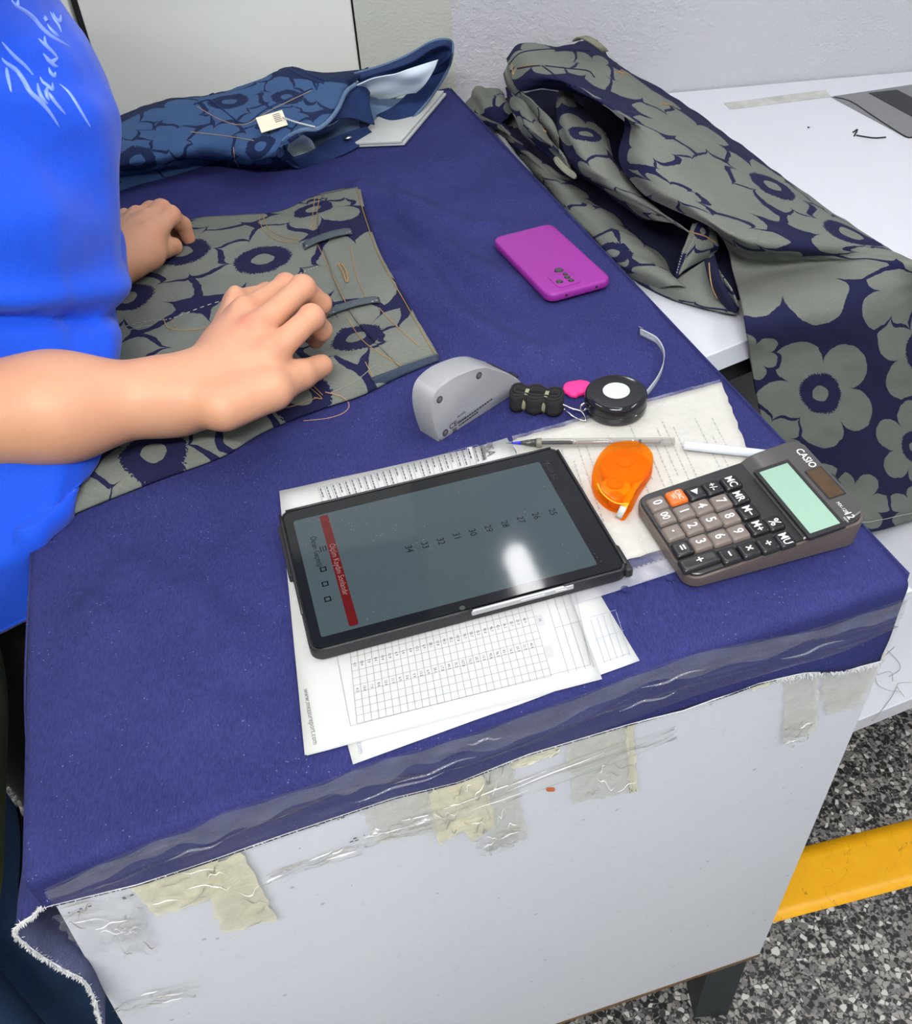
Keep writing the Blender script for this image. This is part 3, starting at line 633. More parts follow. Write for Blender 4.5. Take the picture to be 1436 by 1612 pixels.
sheet('waistband', wbg, M_print2, tr, 0.002, uv=wbuv)
bvw = bvh_of([body2, tr.children[-1]])
# belt loops, each a raised band
loopm = plain('loop_denim', lin(70, 78, 84), 0.9, var=0.2, nscale=300)
def loop(p0, p1, wpx, bv, parent, mat=None):
    a_ = np.array([p0, ((p0[0] + p1[0]) / 2, (p0[1] + p1[1]) / 2), p1], float); d = a_[2] - a_[0]; nn = np.array([-d[1], d[0]]) / np.linalg.norm(d) * wpx / 2
    g = strip_on(bv, a_ - nn, a_ + nn, 0, 0.0018, 16, lambda t: 0.005 * np.sin(t * math.pi) ** 0.5)
    return sheet('belt_loop', g, mat or loopm, parent, 0.002)
loop((478, 390), (554, 366), 9, bvw, tr); loop((514, 497), (598, 474), 9, bvw, tr)
dashes('loop_stitching', bvh_of([o for o in tr.children if o.name.startswith('belt_loop')] + [body2]), [[(482, 388), (552, 365)], [(518, 494), (594, 473)]], M_thread_p, tr, 0.0006, 26)
seam('stitching', bvw, [wb_out, [(503, 310), (497, 350), (494, 362)], [(496, 310), (490, 360)], [(500, 385), (522, 430), (546, 480)], [(408, 338), (410, 352), (420, 368), (440, 380), (470, 383)], [(416, 337), (417, 350), (428, 364), (448, 374), (474, 378)], [(552, 390), (560, 430), (572, 460), (580, 480)], [(597, 485), (620, 510), (660, 545)],
     [(258, 502), (266, 518), (300, 520), (330, 516)], [(270, 505), (276, 516)], [(455, 585), (505, 625), (494, 626)], [(468, 583), (508, 622)], [(546, 500), (575, 540), (634, 578)], [(575, 570), (590, 600)], [(410, 655), (425, 646), (460, 640), (500, 626)]], M_thread, tr, 0.0005)
dashes('dashed_stitching', bvw, [[(190, 516), (240, 505), (270, 502), (330, 480), (400, 460), (470, 432), (500, 420)], [(195, 522), (240, 512)], [(520, 620), (560, 600), (590, 575)]], M_thread_p, tr, 0.0006, 70)
# buttonhole
bh = drape(bvw, [(533, 418), (540, 430), (545, 444), (548, 443), (546, 430), (538, 417), (533, 418)], 0.0012, 24); mb = MB(); mb.tube(bh, 0.0009, 6); mb.obj('buttonhole', M_thread, tr)
th = drape(bvh_of([body2, cover]), [(512, 618), (540, 626), (550, 640), (540, 652), (515, 660), (478, 664)], 0.001, 40); mb = MB(); mb.tube(th, 0.0006, 5); o = mb.obj('loose_thread', plain('tan_thread', lin(170, 130, 100), 0.8), tr)
# folded lower edge with its side pocket facing
g = strip_on(bvh_of([body2, cover]), [(692, 560), (640, 578), (585, 600)], [(692, 572), (648, 590), (596, 614)], 0, 0.001, 20, lambda t: 0.003 + 0 * t); sheet('turned_edge', g, denim_plain('turned_denim', lin(34, 42, 62), lin(70, 80, 96), lint=False), tr, 0.003)

# --- trousers heaped on the side table -----------------------------------------
hp = thing('trousers', 'olive and navy flower print trousers heaped on the white side table, one leg hanging', 'trousers')
zt = T2 + 0.004
def PG(rows, nu, nv): return pgrid(rows, nu, nv)
def drop(x, y, off=0.004): return on_plane(x, y, b1 + fn2 * off, fn2)      # on the hanging plane in front of the side table
# main leg: rows from the waist down; each row runs from the inner edge to the outer edge
up = [
 [(797, 92, .075), (812, 72, .085), (835, 68, .085), (880, 72, .08), (925, 60, .06), (940, 62, .03)],
 [(803, 112, .07), (825, 92, .09), (855, 88, .093), (900, 92, .085), (948, 88, .055), (962, 90, .02)],
 [(818, 140, .06), (845, 122, .09), (880, 118, .10), (920, 122, .09), (975, 112, .055), (992, 112, .01)],
 [(862, 140, .07), (885, 130, .095), (915, 142, .10), (955, 150, .09), (1025, 145, .05), (1045, 143, .0)],
 [(935, 160, .06), (950, 160, .085), (975, 178, .095), (1010, 185, .085), (1085, 182, .04), (1105, 182, -.01)],
 [(982, 182, .055), (1000, 200, .085), (1030, 215, .09), (1075, 225, .075), (1140, 222, .03), (1158, 222, -.02)],
 [(975, 252, .05), (1000, 250, .075), (1045, 258, .08), (1110, 262, .06), (1190, 262, .015), (1212, 263, -.025)],
 [(1010, 303, .045), (1035, 295, .065), (1085, 300, .066), (1155, 305, .045), (1240, 298, .008), (1262, 298, -.03)],
 [(1072, 334, .045), (1095, 330, .06), (1135, 338, .055), (1210, 345, .035), (1300, 336, .0), (1322, 338, -.032)],
 [(1120, 362, .045), (1145, 368, .052), (1185, 380, .042), (1260, 385, .022), (1355, 372, -.008), (1378, 376, -.034)],
 [(1142, 392, .008), (1170, 404, .006), (1215, 408, -.002), (1295, 405, -.012), (1402, 402, -.024), (1428, 408, -.034)],
]
def clear_of(q, n, o, gap):        # raise a control point until it stands clear of the wall
    z = q[2]
    while np.dot(P(q[0], q[1], z) - o, n) < gap and z < .3: z += .004
    return P(q[0], q[1], z)
rowsC = [[clear_of(q, wn, wr0, .012) for q in r] for r in up]
for y_, l, r in ((0, (1158, 445), (1480, 432)), (1, (1172, 505), (1492, 470)), (2, (1183, 570), (1490, 560)), (3, (1200, 660), (1487, 660)), (4, (1235, 760), (1484, 750)), (5, (1272, 848), (1480, 808))):
    if y_ == 0: rowsC.append([P(l[0] + (r[0] - l[0]) * t, l[1] + (r[1] - l[1]) * t - 14 * math.sin(t * 3.1) - 6, zt + 0.014) for t in (0, .12, .3, .55, .88, 1)])
    else: rowsC.append([drop(l[0] + (r[0] - l[0]) * t, l[1] + (r[1] - l[1]) * t + (8 * math.sin(t * 3.1) if y_ > 3 else -6 * math.sin(t * 3.1)), 0.007 + (0.004 + .006 * y_ / 5) * math.sin(t * 3.14)) for t in (0, .12, .3, .55, .88, 1)])
C = np.array(rowsC); GA = np.swapaxes(crom(np.swapaxes(crom(C, 240), 0, 1), 90), 0, 1)
uA = arc_uv(GA); nA = gnormal(GA)
GA = GA + nA * (0.0025 * vnoise(uA * [14, 9], 41) + 0.001 * vnoise(uA * 50, 42))[..., None]
FA = px_uv(GA, uA, [(1292, 622, .112), (1228, 420, -.125), (1217, 291, .10), (1338, 368, .10), (1430, 455, -.085), (1450, 550, .10), (1262, 772, -.105), (1180, 560, -.05), (1440, 705, .105), (1350, 790, -.085), (1110, 290, -.12), (1085, 205, -.10), (1010, 140, -.09), (935, 105, -.085), (855, 90, -.08), (1025, 232, -.085), (960, 165, -.07), (1140, 358, -.08), (1200, 690, -.07), (1440, 800, -.08), (1060, 300, -.08), (1310, 310, -.08), (1400, 400, -.07)])
M_printA = denim_print('flower_print_large', FA, NVY, OL1, OL2)
gA = sheet('upper_leg', GA, M_printA, hp, 0.0022, uv=uA); gA['label'] = 'upper leg sheet hanging over the table front'
M_navy = denim_plain('navy_denim_shade', lin(16, 18, 36), lin(30, 33, 60), lint=False)  # navy darkened to carry the hollow's shade; shared with the cuff hem
# lower leg along the blue table: a ridge from the knob down to the cuff
rowsD = []
for (l, r1, c, q, h) in [((752, 172), (768, 176), (785, 186), (800, 196), .022), ((790, 215), (806, 216), (826, 226), (845, 236), .022), ((836, 268), (856, 266), (880, 276), (905, 290), .026), ((886, 330), (910, 322), (940, 326), (968, 338), .03), ((938, 388), (968, 372), (1000, 376), (1030, 392), .032), ((985, 430), (1018, 420), (1044, 425), (1064, 440), .028), ((1040, 458), (1062, 450), (1080, 452), (1095, 466), .02)]:
    rowsD.append([P(*l, zt), P(l[0] + 3, l[1] - 6, zt + h * .6), P(*r1, zt + h), P(*c, zt + h * .85), P(*q, zt + h * .1)])
C = np.array(rowsD); GD = np.swapaxes(crom(np.swapaxes(crom(C, 110), 0, 1), 40), 0, 1); GD = wrinkle(GD, 0.003, 22, 51); uD = arc_uv(GD)
FD = px_uv(GD, uD, [(790, 205, -.06), (845, 262, -.07), (885, 305, -.065), (925, 345, -.07), (965, 400, .07), (1010, 400, -.07), (1045, 440, -.07)])
M_printD = denim_print('flower_print_leg', FD, NVY, OL1, OL2)
o = sheet('lower_leg', GD, M_printD, hp, 0.002, uv=uD); o['label'] = 'lower leg lying along the blue table edge'
# cuff at the end of the lower leg, turned open
rowsE = [[P(985, 428, zt + .004), P(1048, 446, zt + .014), P(1075, 432, zt + .022), P(1113, 408, zt + .045)], [P(1010, 448, zt), P(1075, 462, zt + .012), P(1112, 448, zt + .022), P(1124, 400, zt + .052)], [P(1060, 472, zt), P(1110, 482, zt + .006), P(1135, 470, zt + .014), P(1128, 420, zt + .04)], [P(1120, 488, zt), P(1150, 494, zt + .004), P(1163, 488, zt + .008), P(1150, 455, zt + .03)]]
C = np.array([[q for q in r] for r in rowsE]); GE = np.swapaxes(crom(np.swapaxes(crom(C, 40), 0, 1), 40), 0, 1); uE = arc_uv(GE)
sheet('cuff', GE, denim_print('flower_print_cuff', [(0.03, 0.0, -.07), (0.10, -0.03, -.08), (0.1, 0.06, -.05)], NVY, OL1, OL2), hp, 0.002, uv=uE)
g = pgrid([[(1108, 408, zt + .05), (1118, 405, zt + .055), (1126, 400, zt + .055)], [(1112, 425, zt + .045), (1124, 422, zt + .05), (1130, 418, zt + .05)], [(1118, 448, zt + .036), (1130, 446, zt + .042), (1138, 444, zt + .042)], [(1130, 470, zt + .02), (1146, 474, zt + .022), (1152, 468, zt + .024)], [(1146, 488, zt + .008), (1160, 492, zt + .008), (1164, 486, zt + .01)]], 30, 10)
sheet('cuff_hem', g, M_navy, hp, 0.003)
# turned facing seen inside the opening
g = pgrid([[(1090, 352, zt + .07), (1108, 350, zt + .075), (1128, 366, zt + .06)], [(1080, 380, zt + .055), (1102, 378, zt + .06), (1132, 388, zt + .05)], [(1068, 410, zt + .035), (1092, 402, zt + .045), (1130, 394, zt + .042)], [(1063, 438, zt + .02), (1080, 424, zt + .03), (1118, 404, zt + .035)]], 34, 24)
uF = arc_uv(g); sheet('pocket_facing', g, denim_print('flower_print_facing', [(0.075, 0.02, .05), (0.01, 0.0, .03)], NVY, OL1, OL2), hp, 0.0015, uv=uF)
# backing sheet coloured dark for the hollow's shade, fold with the flower eye, hip strip and knob
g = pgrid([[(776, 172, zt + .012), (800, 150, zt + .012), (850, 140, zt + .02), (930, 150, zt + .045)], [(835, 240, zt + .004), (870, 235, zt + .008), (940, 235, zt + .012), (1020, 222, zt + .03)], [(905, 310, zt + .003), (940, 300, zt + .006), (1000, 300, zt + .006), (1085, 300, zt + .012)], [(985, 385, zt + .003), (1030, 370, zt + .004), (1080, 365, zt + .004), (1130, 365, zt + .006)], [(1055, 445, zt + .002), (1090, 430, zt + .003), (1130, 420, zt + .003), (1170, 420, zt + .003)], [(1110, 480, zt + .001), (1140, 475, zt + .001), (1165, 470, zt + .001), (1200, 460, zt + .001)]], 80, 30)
o = sheet('shade_backing', wrinkle(g, 0.003, 20, 61), M_navy, hp, 0.002); o['label'] = 'navy backing sheet coloured dark for the shade in the hollow'
g = pgrid([[(880, 138, .052), (886, 134, .06), (893, 131, .062), (897, 136, .055), (897, 150, .03)], [(876, 172, .045), (888, 165, .058), (906, 165, .05), (928, 180, .036), (938, 200, .02)], [(877, 205, .036), (893, 202, .054), (918, 205, .054), (945, 208, .042), (955, 212, .03)], [(888, 238, .028), (910, 238, .05), (935, 236, .052), (958, 240, .044), (968, 244, .03)], [(905, 262, .022), (930, 268, .042), (952, 266, .045), (972, 268, .04), (982, 272, .03)], [(925, 285, .014), (950, 288, .03), (975, 292, .036), (1000, 300, .034), (1012, 308, .028)], [(965, 312, .008), (990, 318, .022), (1018, 326, .028), (1042, 336, .028), (1056, 346, .022)], [(1010, 345, .0), (1034, 348, .014), (1056, 352, .02), (1078, 360, .022), (1090, 368, .018)]], 110, 40)
uG = arc_uv(g); FG = px_uv(g, uG, [(922, 214, .075), (960, 280, -.06), (1015, 325, -.065), (1055, 355, -.05), (885, 150, -.045)])
o = sheet('fold', wrinkle(g, 0.0025, 18, 71), denim_print('flower_print_fold', FG, NVY, OL1, OL2), hp, 0.002, uv=uG)
g = pgrid([[(795, 138, .03), (806, 132, .045), (818, 140, .05), (830, 150, .04)], [(802, 165, .028), (815, 162, .042), (830, 170, .046), (845, 182, .036)], [(814, 196, .022), (828, 198, .038), (845, 205, .04), (862, 214, .03)], [(832, 222, .014), (850, 222, .03), (868, 226, .034), (880, 234, .026)], [(858, 244, .006), (872, 240, .022), (886, 244, .026), (896, 252, .018)], [(876, 262, .0), (888, 262, .012), (896, 268, .014), (904, 276, .006)]], 70, 26)
uH = arc_uv(g); FH = px_uv(g, uH, [(825, 165, -.065), (860, 215, -.06), (815, 200, -.05), (885, 250, -.03)])
hip = sheet('hip_strip', wrinkle(g, 0.002, 25, 81), denim_print('flower_print_hip', FH, NVY, OL1, OL2), hp, 0.002, uv=uH)
g = pgrid([[(800, 100, .065), (795, 112, .06), (794, 116, .05)], [(808, 122, .06), (802, 132, .05), (800, 138, .035)], [(820, 142, .058), (816, 152, .045), (815, 160, .03)], [(842, 160, .055), (840, 172, .042), (838, 182, .025)], [(870, 190, .045), (868, 204, .036), (866, 214, .02)], [(880, 215, .035), (880, 226, .024), (880, 236, .012)]], 60, 20)
uI = arc_uv(g); sheet('hip_side', wrinkle(g, 0.0015, 25, 91), denim_print('flower_print_side', px_uv(g, uI, [(805, 125, -.05), (835, 165, -.05), (870, 205, -.05)]), NVY, OL1, OL2), hp, 0.002, uv=uI)
# crumpled waist end at the table corner
c_ = P(770, 168, zt + .02); v, f = [], []; n1, n2 = 40, 24
for i in range(n1):
    for j in range(n2):
        th = 2 * math.pi * j / n2; s = i / (n1 - 1); ce = P(748 + 60 * s, 158 + 34 * s, zt + 0.018 + 0.012 * math.sin(s * 3.1)); r = 0.030 * (math.sin(min(1, s * 3 + .25) * math.pi / 2)) * (1 - 0.5 * s ** 2)
        ax = nrm(P(800, 190, zt) - P(748, 150, zt)); x = nrm(np.cross(ax, A3(0, 0, 1))); y = np.cross(x, ax); rr_ = r * (1 + 0.16 * math.sin(th * 5 + s * 7) + 0.2 * vnoise(np.array([s * 5, math.cos(th) * 2, math.sin(th) * 2]), 7)); p = ce + x * rr_ * math.cos(th) + y * rr_ * math.sin(th) * 0.9; p[2] = max(p[2], TZ + T2 + 0.001); v.append(p)
ku = np.stack(np.meshgrid(np.linspace(0, .12, n1), np.linspace(0, .15, n2), indexing='ij'), -1)
f = gridfaces(n1, n2, True) + [tuple(range(n2 - 1, -1, -1)), tuple(range((n1 - 1) * n2, n1 * n2))]
mesh('bunched_leg', v, f, denim_print('flower_print_knob', [(0.02, 0.03, -.06), (0.09, 0.08, -.06), (0.04, 0.12, -.05)], NVY, OL1, OL2), hp, True, ku.reshape(-1, 2))
bvA = bvh_of([gA])
dnn = denim_plain('seam_denim', lin(24, 26, 50), lin(50, 54, 80), lint=False)
seam('seam_line', bvA, [[(800, 104), (820, 84), (860, 78), (900, 78), (928, 80)], [(815, 108), (850, 104), (862, 110), (880, 124)], [(858, 104), (890, 108), (925, 112), (936, 122)]], dnn, hp, 0.001)
seam('stitching', bvA, [[(818, 106), (838, 103), (858, 105)], [(968, 114), (985, 116), (992, 119)], [(975, 112), (982, 120)], [(1040, 164), (1060, 166)], [(806, 100), (808, 118), (812, 108)]], M_thread, hp, 0.0009)
seam('stitching', bvh_of([hip]), [[(858, 200), (866, 208), (874, 214)], [(855, 205), (868, 214)]], M_thread, hp, 0.0011)
dashes('hem_stitching', bvh_of([o for o in hp.children if o.name.startswith('pocket_facing')]), [[(1087, 372), (1076, 396), (1066, 430)], [(1094, 374), (1082, 400), (1074, 426)]], M_thread_p, hp, 0.0007, 34)
seam('stitching', bvh_of([o for o in hp.children if o.name.startswith(('pocket', 'cuff'))]), [[(1080, 362), (1090, 366), (1110, 372), (1126, 382)], [(1117, 414), (1118, 430), (1122, 452), (1130, 470)]], M_thread, hp, 0.0008)
lp = [P(907, 62, .095), P(916, 57, .104), P(930, 62, .104), P(946, 74, .094), P(953, 82, .085)]; lp = crom(lp, 16); g = np.array([lp + UD * t for t in np.linspace(-.006, .006, 4)])
sheet('belt_loop', g, plain('loop_olive', lin(112, 112, 96), 0.9, var=0.2, nscale=300), hp, 0.0025)
po = crom([P(874, 250, .03), P(878, 258, .03), P(890, 270, .026), P(904, 279, .02), P(903, 274, .022), P(888, 262, .03), P(877, 250, .032), P(874, 250, .03)], 40); mb = MB(); mb.tube(po, 0.0025, 6, closed=True); o = mb.obj('waist_button_loop', plain('loop_olive_pale', lin(120, 122, 106), 0.9, var=0.2), hp)
dnh = [GA[int(240 * 0.985) - 1, j] + fn2 * 0.002 for j in range(90)]; mb = MB(); mb.tube(dnh, 0.0007, 4); mb.obj('hem_stitching', M_thread_p, hp)['kind'] = 'stuff'

# ------------------------------------------------------------------ blue jeans and card at the far end
zb = 0.002
card = thing('card_stack', 'white card folder under the blue jeans at the far table corner', 'folder')
cc = [P(560, 232, zb), P(637, 229, zb), P(703, 150, zb), P(640, 150, zb)]
for i in range(2):
    z_ = A3(0, 0, 0.0045 * i); dx = UD * (-0.004 * i); mb = MB(); mb.prism([q + z_ + dx for q in cc], [q + z_ + dx + A3(0, 0, 0.0038) for q in cc]); mb.obj('card', M_paper, card, bev=0.0008)
zb = 0.012
jn = thing('jeans', 'blue flower print jeans with open waist lying at the far end of the table', 'jeans')
JD, JL1, JL2 = lin(22, 36, 70), lin(44, 70, 108), lin(64, 92, 130)
def jgrid(rows, nu, nv):
    C = np.array([[clear_of(q, lnv, wr0, .022) for q in r] for r in rows]); G = crom(C, nu); return np.swapaxes(crom(np.swapaxes(G, 0, 1), nv), 0, 1)
g = jgrid([
 [(110, 330, .002), (100, 255, .05), (95, 235, .055), (110, 222, .05), (130, 205, .04)],
 [(182, 292, .002), (180, 262, .045), (183, 222, .06), (186, 192, .058), (196, 178, .02)],
 [(255, 276, .002), (245, 252, .045), (240, 212, .062), (245, 165, .068), (255, 158, .03)],
 [(330, 258, .002), (318, 238, .045), (320, 200, .068), (335, 150, .072), (342, 145, .04)],
 [(372, 264, .004), (372, 240, .05), (385, 190, .072), (410, 128, .075), (418, 124, .045)],
 [(420, 268, .004), (412, 246, .05), (440, 190, .075), (448, 109, .085), (458, 106, .05)],
 [(452, 266, .006), (436, 240, .055), (480, 190, .078), (500, 122, .08), (510, 116, .05)],
 [(470, 262, .01), (446, 228, .062), (510, 190, .078), (540, 128, .078), (560, 112, .05)],
 [(474, 260, .008), (452, 222, .064), (526, 184, .068), (556, 134, .068), (580, 109, .05)],
], 130, 70)
uJ = arc_uv(g); g = wrinkle(g, 0.004, 14, 101); g = wrinkle(g, 0.0015, 45, 102)
FJ = px_uv(g, uJ, [(360, 160, .085), (290, 180, -.07), (215, 255, .08), (410, 228, .06), (260, 215, -.07), (452, 150, .07), (330, 235, -.07), (190, 205, -.06), (500, 150, -.06), (480, 215, .06), (390, 130, -.05), (300, 260, -.06), (430, 185, -.06)])
M_jean = denim_print('blue_flower_print', FJ, JD, JL1, JL2)
jb = sheet('body', g, M_jean, jn, 0.002, uv=uJ)
M_jd = denim_plain('dark_blue_denim', lin(20, 34, 72), lin(44, 64, 108), lint=False)
M_jr = denim_plain('blue_denim_reverse', lin(60, 84, 118), lin(112, 134, 160), lint=False)
M_pock = plain('pale_pocket_cloth', lin(208, 222, 230), 0.9, var=0.06, nscale=30)
# folded leg lying under the body
g = pgrid([[(120, 345, .001), (118, 320, .018), (120, 300, .03)], [(190, 302, .001), (188, 284, .016), (195, 262, .03)], [(265, 280, .001), (262, 264, .016), (268, 246, .03)], [(345, 254, .001), (340, 246, .012), (345, 236, .02)]], 60, 16)
uK = arc_uv(g); sheet('lower_leg', wrinkle(g, .002, 20, 111), denim_print('blue_flower_print_leg', px_uv(g, uK, [(210, 285, -.05), (290, 262, -.05), (160, 310, .05)]), JD, JL1, JL2), jn, 0.002, uv=uK)
# near waist opening: front edge band, inside face, pocket bag
g = pgrid([[(450, 254, .028), (458, 262, .014), (470, 267, .004)], [(488, 240, .026), (496, 252, .012), (506, 257, .004)], [(528, 215, .028), (540, 232, .012), (548, 240, .004)], [(578, 200, .022), (586, 208, .010), (592, 214, .004)]], 50, 16); 
sheet('waistband', g, M_jd, jn, 0.003)
g = pgrid([[(440, 236, .05), (455, 215, .06), (480, 204, .072), (490, 200, .07)], [(470, 240, .012), (490, 220, .022), (510, 205, .045), (520, 196, .06)], [(520, 234, .006), (530, 214, .02), (540, 192, .04), (545, 180, .055)], [(560, 222, .006), (566, 206, .015), (560, 180, .035), (548, 160, .055)]], 40, 30); sheet('inner_face', wrinkle(g, .002, 25, 121), M_jr, jn, 0.0015)
g = pgrid([[(444, 238, .04), (452, 222, .052), (466, 212, .058), (474, 210, .056)], [(452, 250, .016), (466, 232, .03), (482, 222, .04), (490, 220, .04)], [(462, 254, .01), (480, 244, .014), (492, 236, .02), (496, 234, .02)]], 30, 20); sheet('pocket_bag', wrinkle(g, .002, 30, 131), M_pock, jn, 0.0012)
# waist edge sweeping from the near opening to the raised far loop
edge = crom([P(470, 262, .008), P(446, 250, .03), P(441, 234, .055), P(452, 217, .068), P(476, 205, .078), P(500, 203, .076), P(520, 188, .078), P(534, 168, .08), P(545, 145, .08), P(560, 133, .075)], 70)
mb = MB(); mb.tube(edge, 0.0032, 7); mb.obj('waist_edge', M_jr, jn, True)
g = pgrid([[(520, 190, .066), (538, 160, .072), (552, 136, .074), (566, 128, .07)], [(552, 186, .05), (558, 168, .055), (566, 146, .065), (578, 132, .068)], [(590, 196, .022), (585, 178, .035), (582, 158, .05), (586, 136, .06)]], 30, 24); sheet('fly_facing', wrinkle(g, .0015, 30, 141), M_jd, jn, 0.002)
g = pgrid([[(560, 132, .055), (610, 110, .075), (660, 86, .095), (708, 72, .105)], [(575, 142, .045), (622, 122, .06), (664, 104, .075), (708, 92, .085)], [(590, 152, .03), (630, 136, .045), (664, 122, .055), (700, 108, .065)]], 30, 40); sheet('inner_band', g, M_jd, jn, 0.002)
# far loop: back waistband rising against the wall corner, pale pocket cloth inside, front band lying on the card
g = pgrid([[(558, 116, .062), (562, 124, .06), (568, 134, .05)], [(600, 104, .075), (606, 112, .075), (612, 120, .06)], [(640, 88, .09), (648, 98, .09), (652, 104, .07)], [(675, 68, .11), (680, 78, .11), (684, 86, .085)], [(697, 62, .115), (699, 72, .112), (698, 84, .09)], [(711, 66, .105), (709, 78, .10), (704, 92, .08)], [(712, 84, .09), (700, 96, .085), (684, 104, .07)], [(704, 112, .06), (684, 116, .058), (662, 124, .05)], [(678, 154, .024), (650, 158, .026), (624, 164, .022)], [(645, 192, .006), (616, 190, .010), (590, 182, .010)]], 110, 16)
sheet('back_waistband', g, M_jd, jn, 0.003)
e_ = [g[i, 0] for i in range(110)]; mb = MB(); mb.tube(e_, 0.0022, 6); mb.obj('band_edge', M_jr, jn, True)
g = pgrid([[(556, 138, .072), (600, 122, .085), (650, 106, .096), (690, 94, .102)], [(566, 142, .060), (606, 130, .074), (650, 120, .084), (684, 108, .090)], [(580, 150, .050), (612, 143, .060), (650, 133, .068), (672, 128, .072)], [(596, 157, .038), (620, 154, .045), (640, 149, .050), (655, 146, .052)]], 40, 40)
sheet('pocket_lining', wrinkle(g, .003, 22, 151), M_pock, jn, 0.0012)
g = pgrid([[(550, 142, .04), (590, 154, .03), (620, 156, .026), (642, 152, .03)], [(556, 160, .028), (588, 166, .022), (612, 168, .018), (630, 166, .02)], [(566, 182, .014), (586, 182, .012), (600, 182, .01), (616, 180, .01)], [(576, 192, .006), (590, 190, .006), (604, 188, .006), (612, 186, .006)]], 40, 30); sheet('inner_back', wrinkle(g, .002, 24, 161), M_jr, jn, 0.0015)
bvj = bvh_of([jb])
seam('stitching', bvj, [[(306, 165), (330, 158), (350, 172), (385, 195), (420, 172), (492, 140)], [(330, 150), (345, 144)], [(452, 108), (480, 122), (510, 132)], [(460, 106), (490, 118), (514, 128)]], M_jd, jn, 0.0012)
seam('pale_stitching', bvj, [[(310, 168), (350, 190), (386, 196), (430, 172), (490, 143)], [(368, 232), (370, 250), (376, 262)], [(300, 208), (360, 215), (400, 222)]], plain('tan_stitch', lin(150, 130, 110), 0.8), jn, 0.0006)
mb = MB(); bt = P(547, 217, .022); v, f = lathe([(0.0, 0.003), (0.006, 0.0028), (0.0065, 0.001), (0.0065, 0.0)][::-1], 20); mb.add(v + bt, f); mb.obj('button', M_steel, jn, True)
F = Frame(P(428, 191, .082), nrm(P(452, 186, .082) - P(405, 196, .082)), z=nrm(A3(0.05, -0.5, 0.85)))
w_ = 0.038; h_ = 0.026
tgm = plain('cream_card', lin(222, 216, 190), 0.7, var=0.03)
mb = MB(); mb.prism([F(x, y, -0.0006) for x, y in ((-w_/2, -h_/2), (w_/2, -h_/2), (w_/2, h_/2), (-w_/2, h_/2))], [F(x, y, 0.0002) for x, y in ((-w_/2, -h_/2), (w_/2, -h_/2), (w_/2, h_/2), (-w_/2, h_/2))]); tg = mb.obj('price_tag', tgm, jn); tg['label'] = 'small cream paper tag'
mb = MB()
for r_ in range(5): mb.quad(F(0.004, -0.004 + r_ * 0.003, .0006), F(0.014, -0.004 + r_ * 0.003, .0006), F(0.014, -0.0028 + r_ * 0.003, .0006), F(0.004, -0.0028 + r_ * 0.003, .0006))
mb.obj('print', M_ink, tg)
mb = MB(); mb.tube(crom([F(w_/2 - .003, 0.0, .001), P(465, 192, .085), P(480, 196, .083), P(496, 200, .082)], 20), 0.0012, 6); mb.obj('tag_string', M_paper, jn)

# ------------------------------------------------------------------ phone
ph = thing('phone', 'smartphone lying face down in a plain purple case', 'phone')
q = [P(777, 385, .006), P(865, 358, .006), P(957, 440, .006), P(870, 485, .006)]; ce = sum(q) / 4 * A3(1, 1, 0) + A3(0, 0, TZ + 0.0035)
ax = nrm((q[2] + q[3]) / 2 - (q[0] + q[1]) / 2); F = Frame(ce, ax); pl_, pw = 0.157, 0.081
b = NB('purple_silicone'); b.base(lin(142, 42, 142)); b.set(rough=0.42, spec=0.4); M_purp = b.m
v, f = lay(F, [(-0.004, 0.0), (-0.0012, 0.0008), (0, 0.003), (0, 0.0072), (-0.0014, 0.0094), (-0.004, 0.0104), (-0.010, 0.0107)], lambda d: rrect(pl_ + d * 1.0, pw + d, 0.012 + d / 2)); autosmooth(mesh('case', v, f, M_purp, ph), 0.9)
# camera window near the lower end, raised rim and lenses
L = lambda px: tuple(((P(*px, .0107) - ce) @ F.x, (P(*px, .0107) - ce) @ F.y))
cx, cy = L((888, 443)); v, f = lay(Frame(F(cx, cy, 0.0107), F.x), [(0.0, 0.0), (0.0, 0.0007), (-0.0014, 0.0010)], lambda d: rrect(0.033 + d, 0.030 + d, 0.006)); autosmooth(mesh('camera_rim', v, f, M_purp, ph))
M_lens = plain('lens_glass', lin(60, 62, 62), 0.08)
for px, r_, m_ in (((880, 431), .0052, M_black), ((890, 437), .0030, M_black), ((881, 449), .0040, M_black), ((893, 442), .0036, M_black), ((899, 447), .0036, M_black)):
    x_, y_ = L(px); v, f = lathe([(r_, 0), (r_, 0.0006), (r_ * .9, 0.0012)], 20); l_ = mesh('lens', v + F(x_, y_, 0.0112), f, m_, ph); v, f = lathe([(r_ * .72, 0), (r_ * .7, 0.0003)], 18); mesh('glass', v + F(x_, y_, 0.01235), f, M_lens, l_)
for yy in (-0.018, 0.020):
    v, f = lathe([(0.0016, 0), (0.0016, 0.0004)], 12); Fe = Frame(F(pl_ / 2 - 0.0002, yy, 0.0052), F.y, z=F.x); mesh('port', np.array([Fe(*p) for p in v]), f, M_blackm, ph)

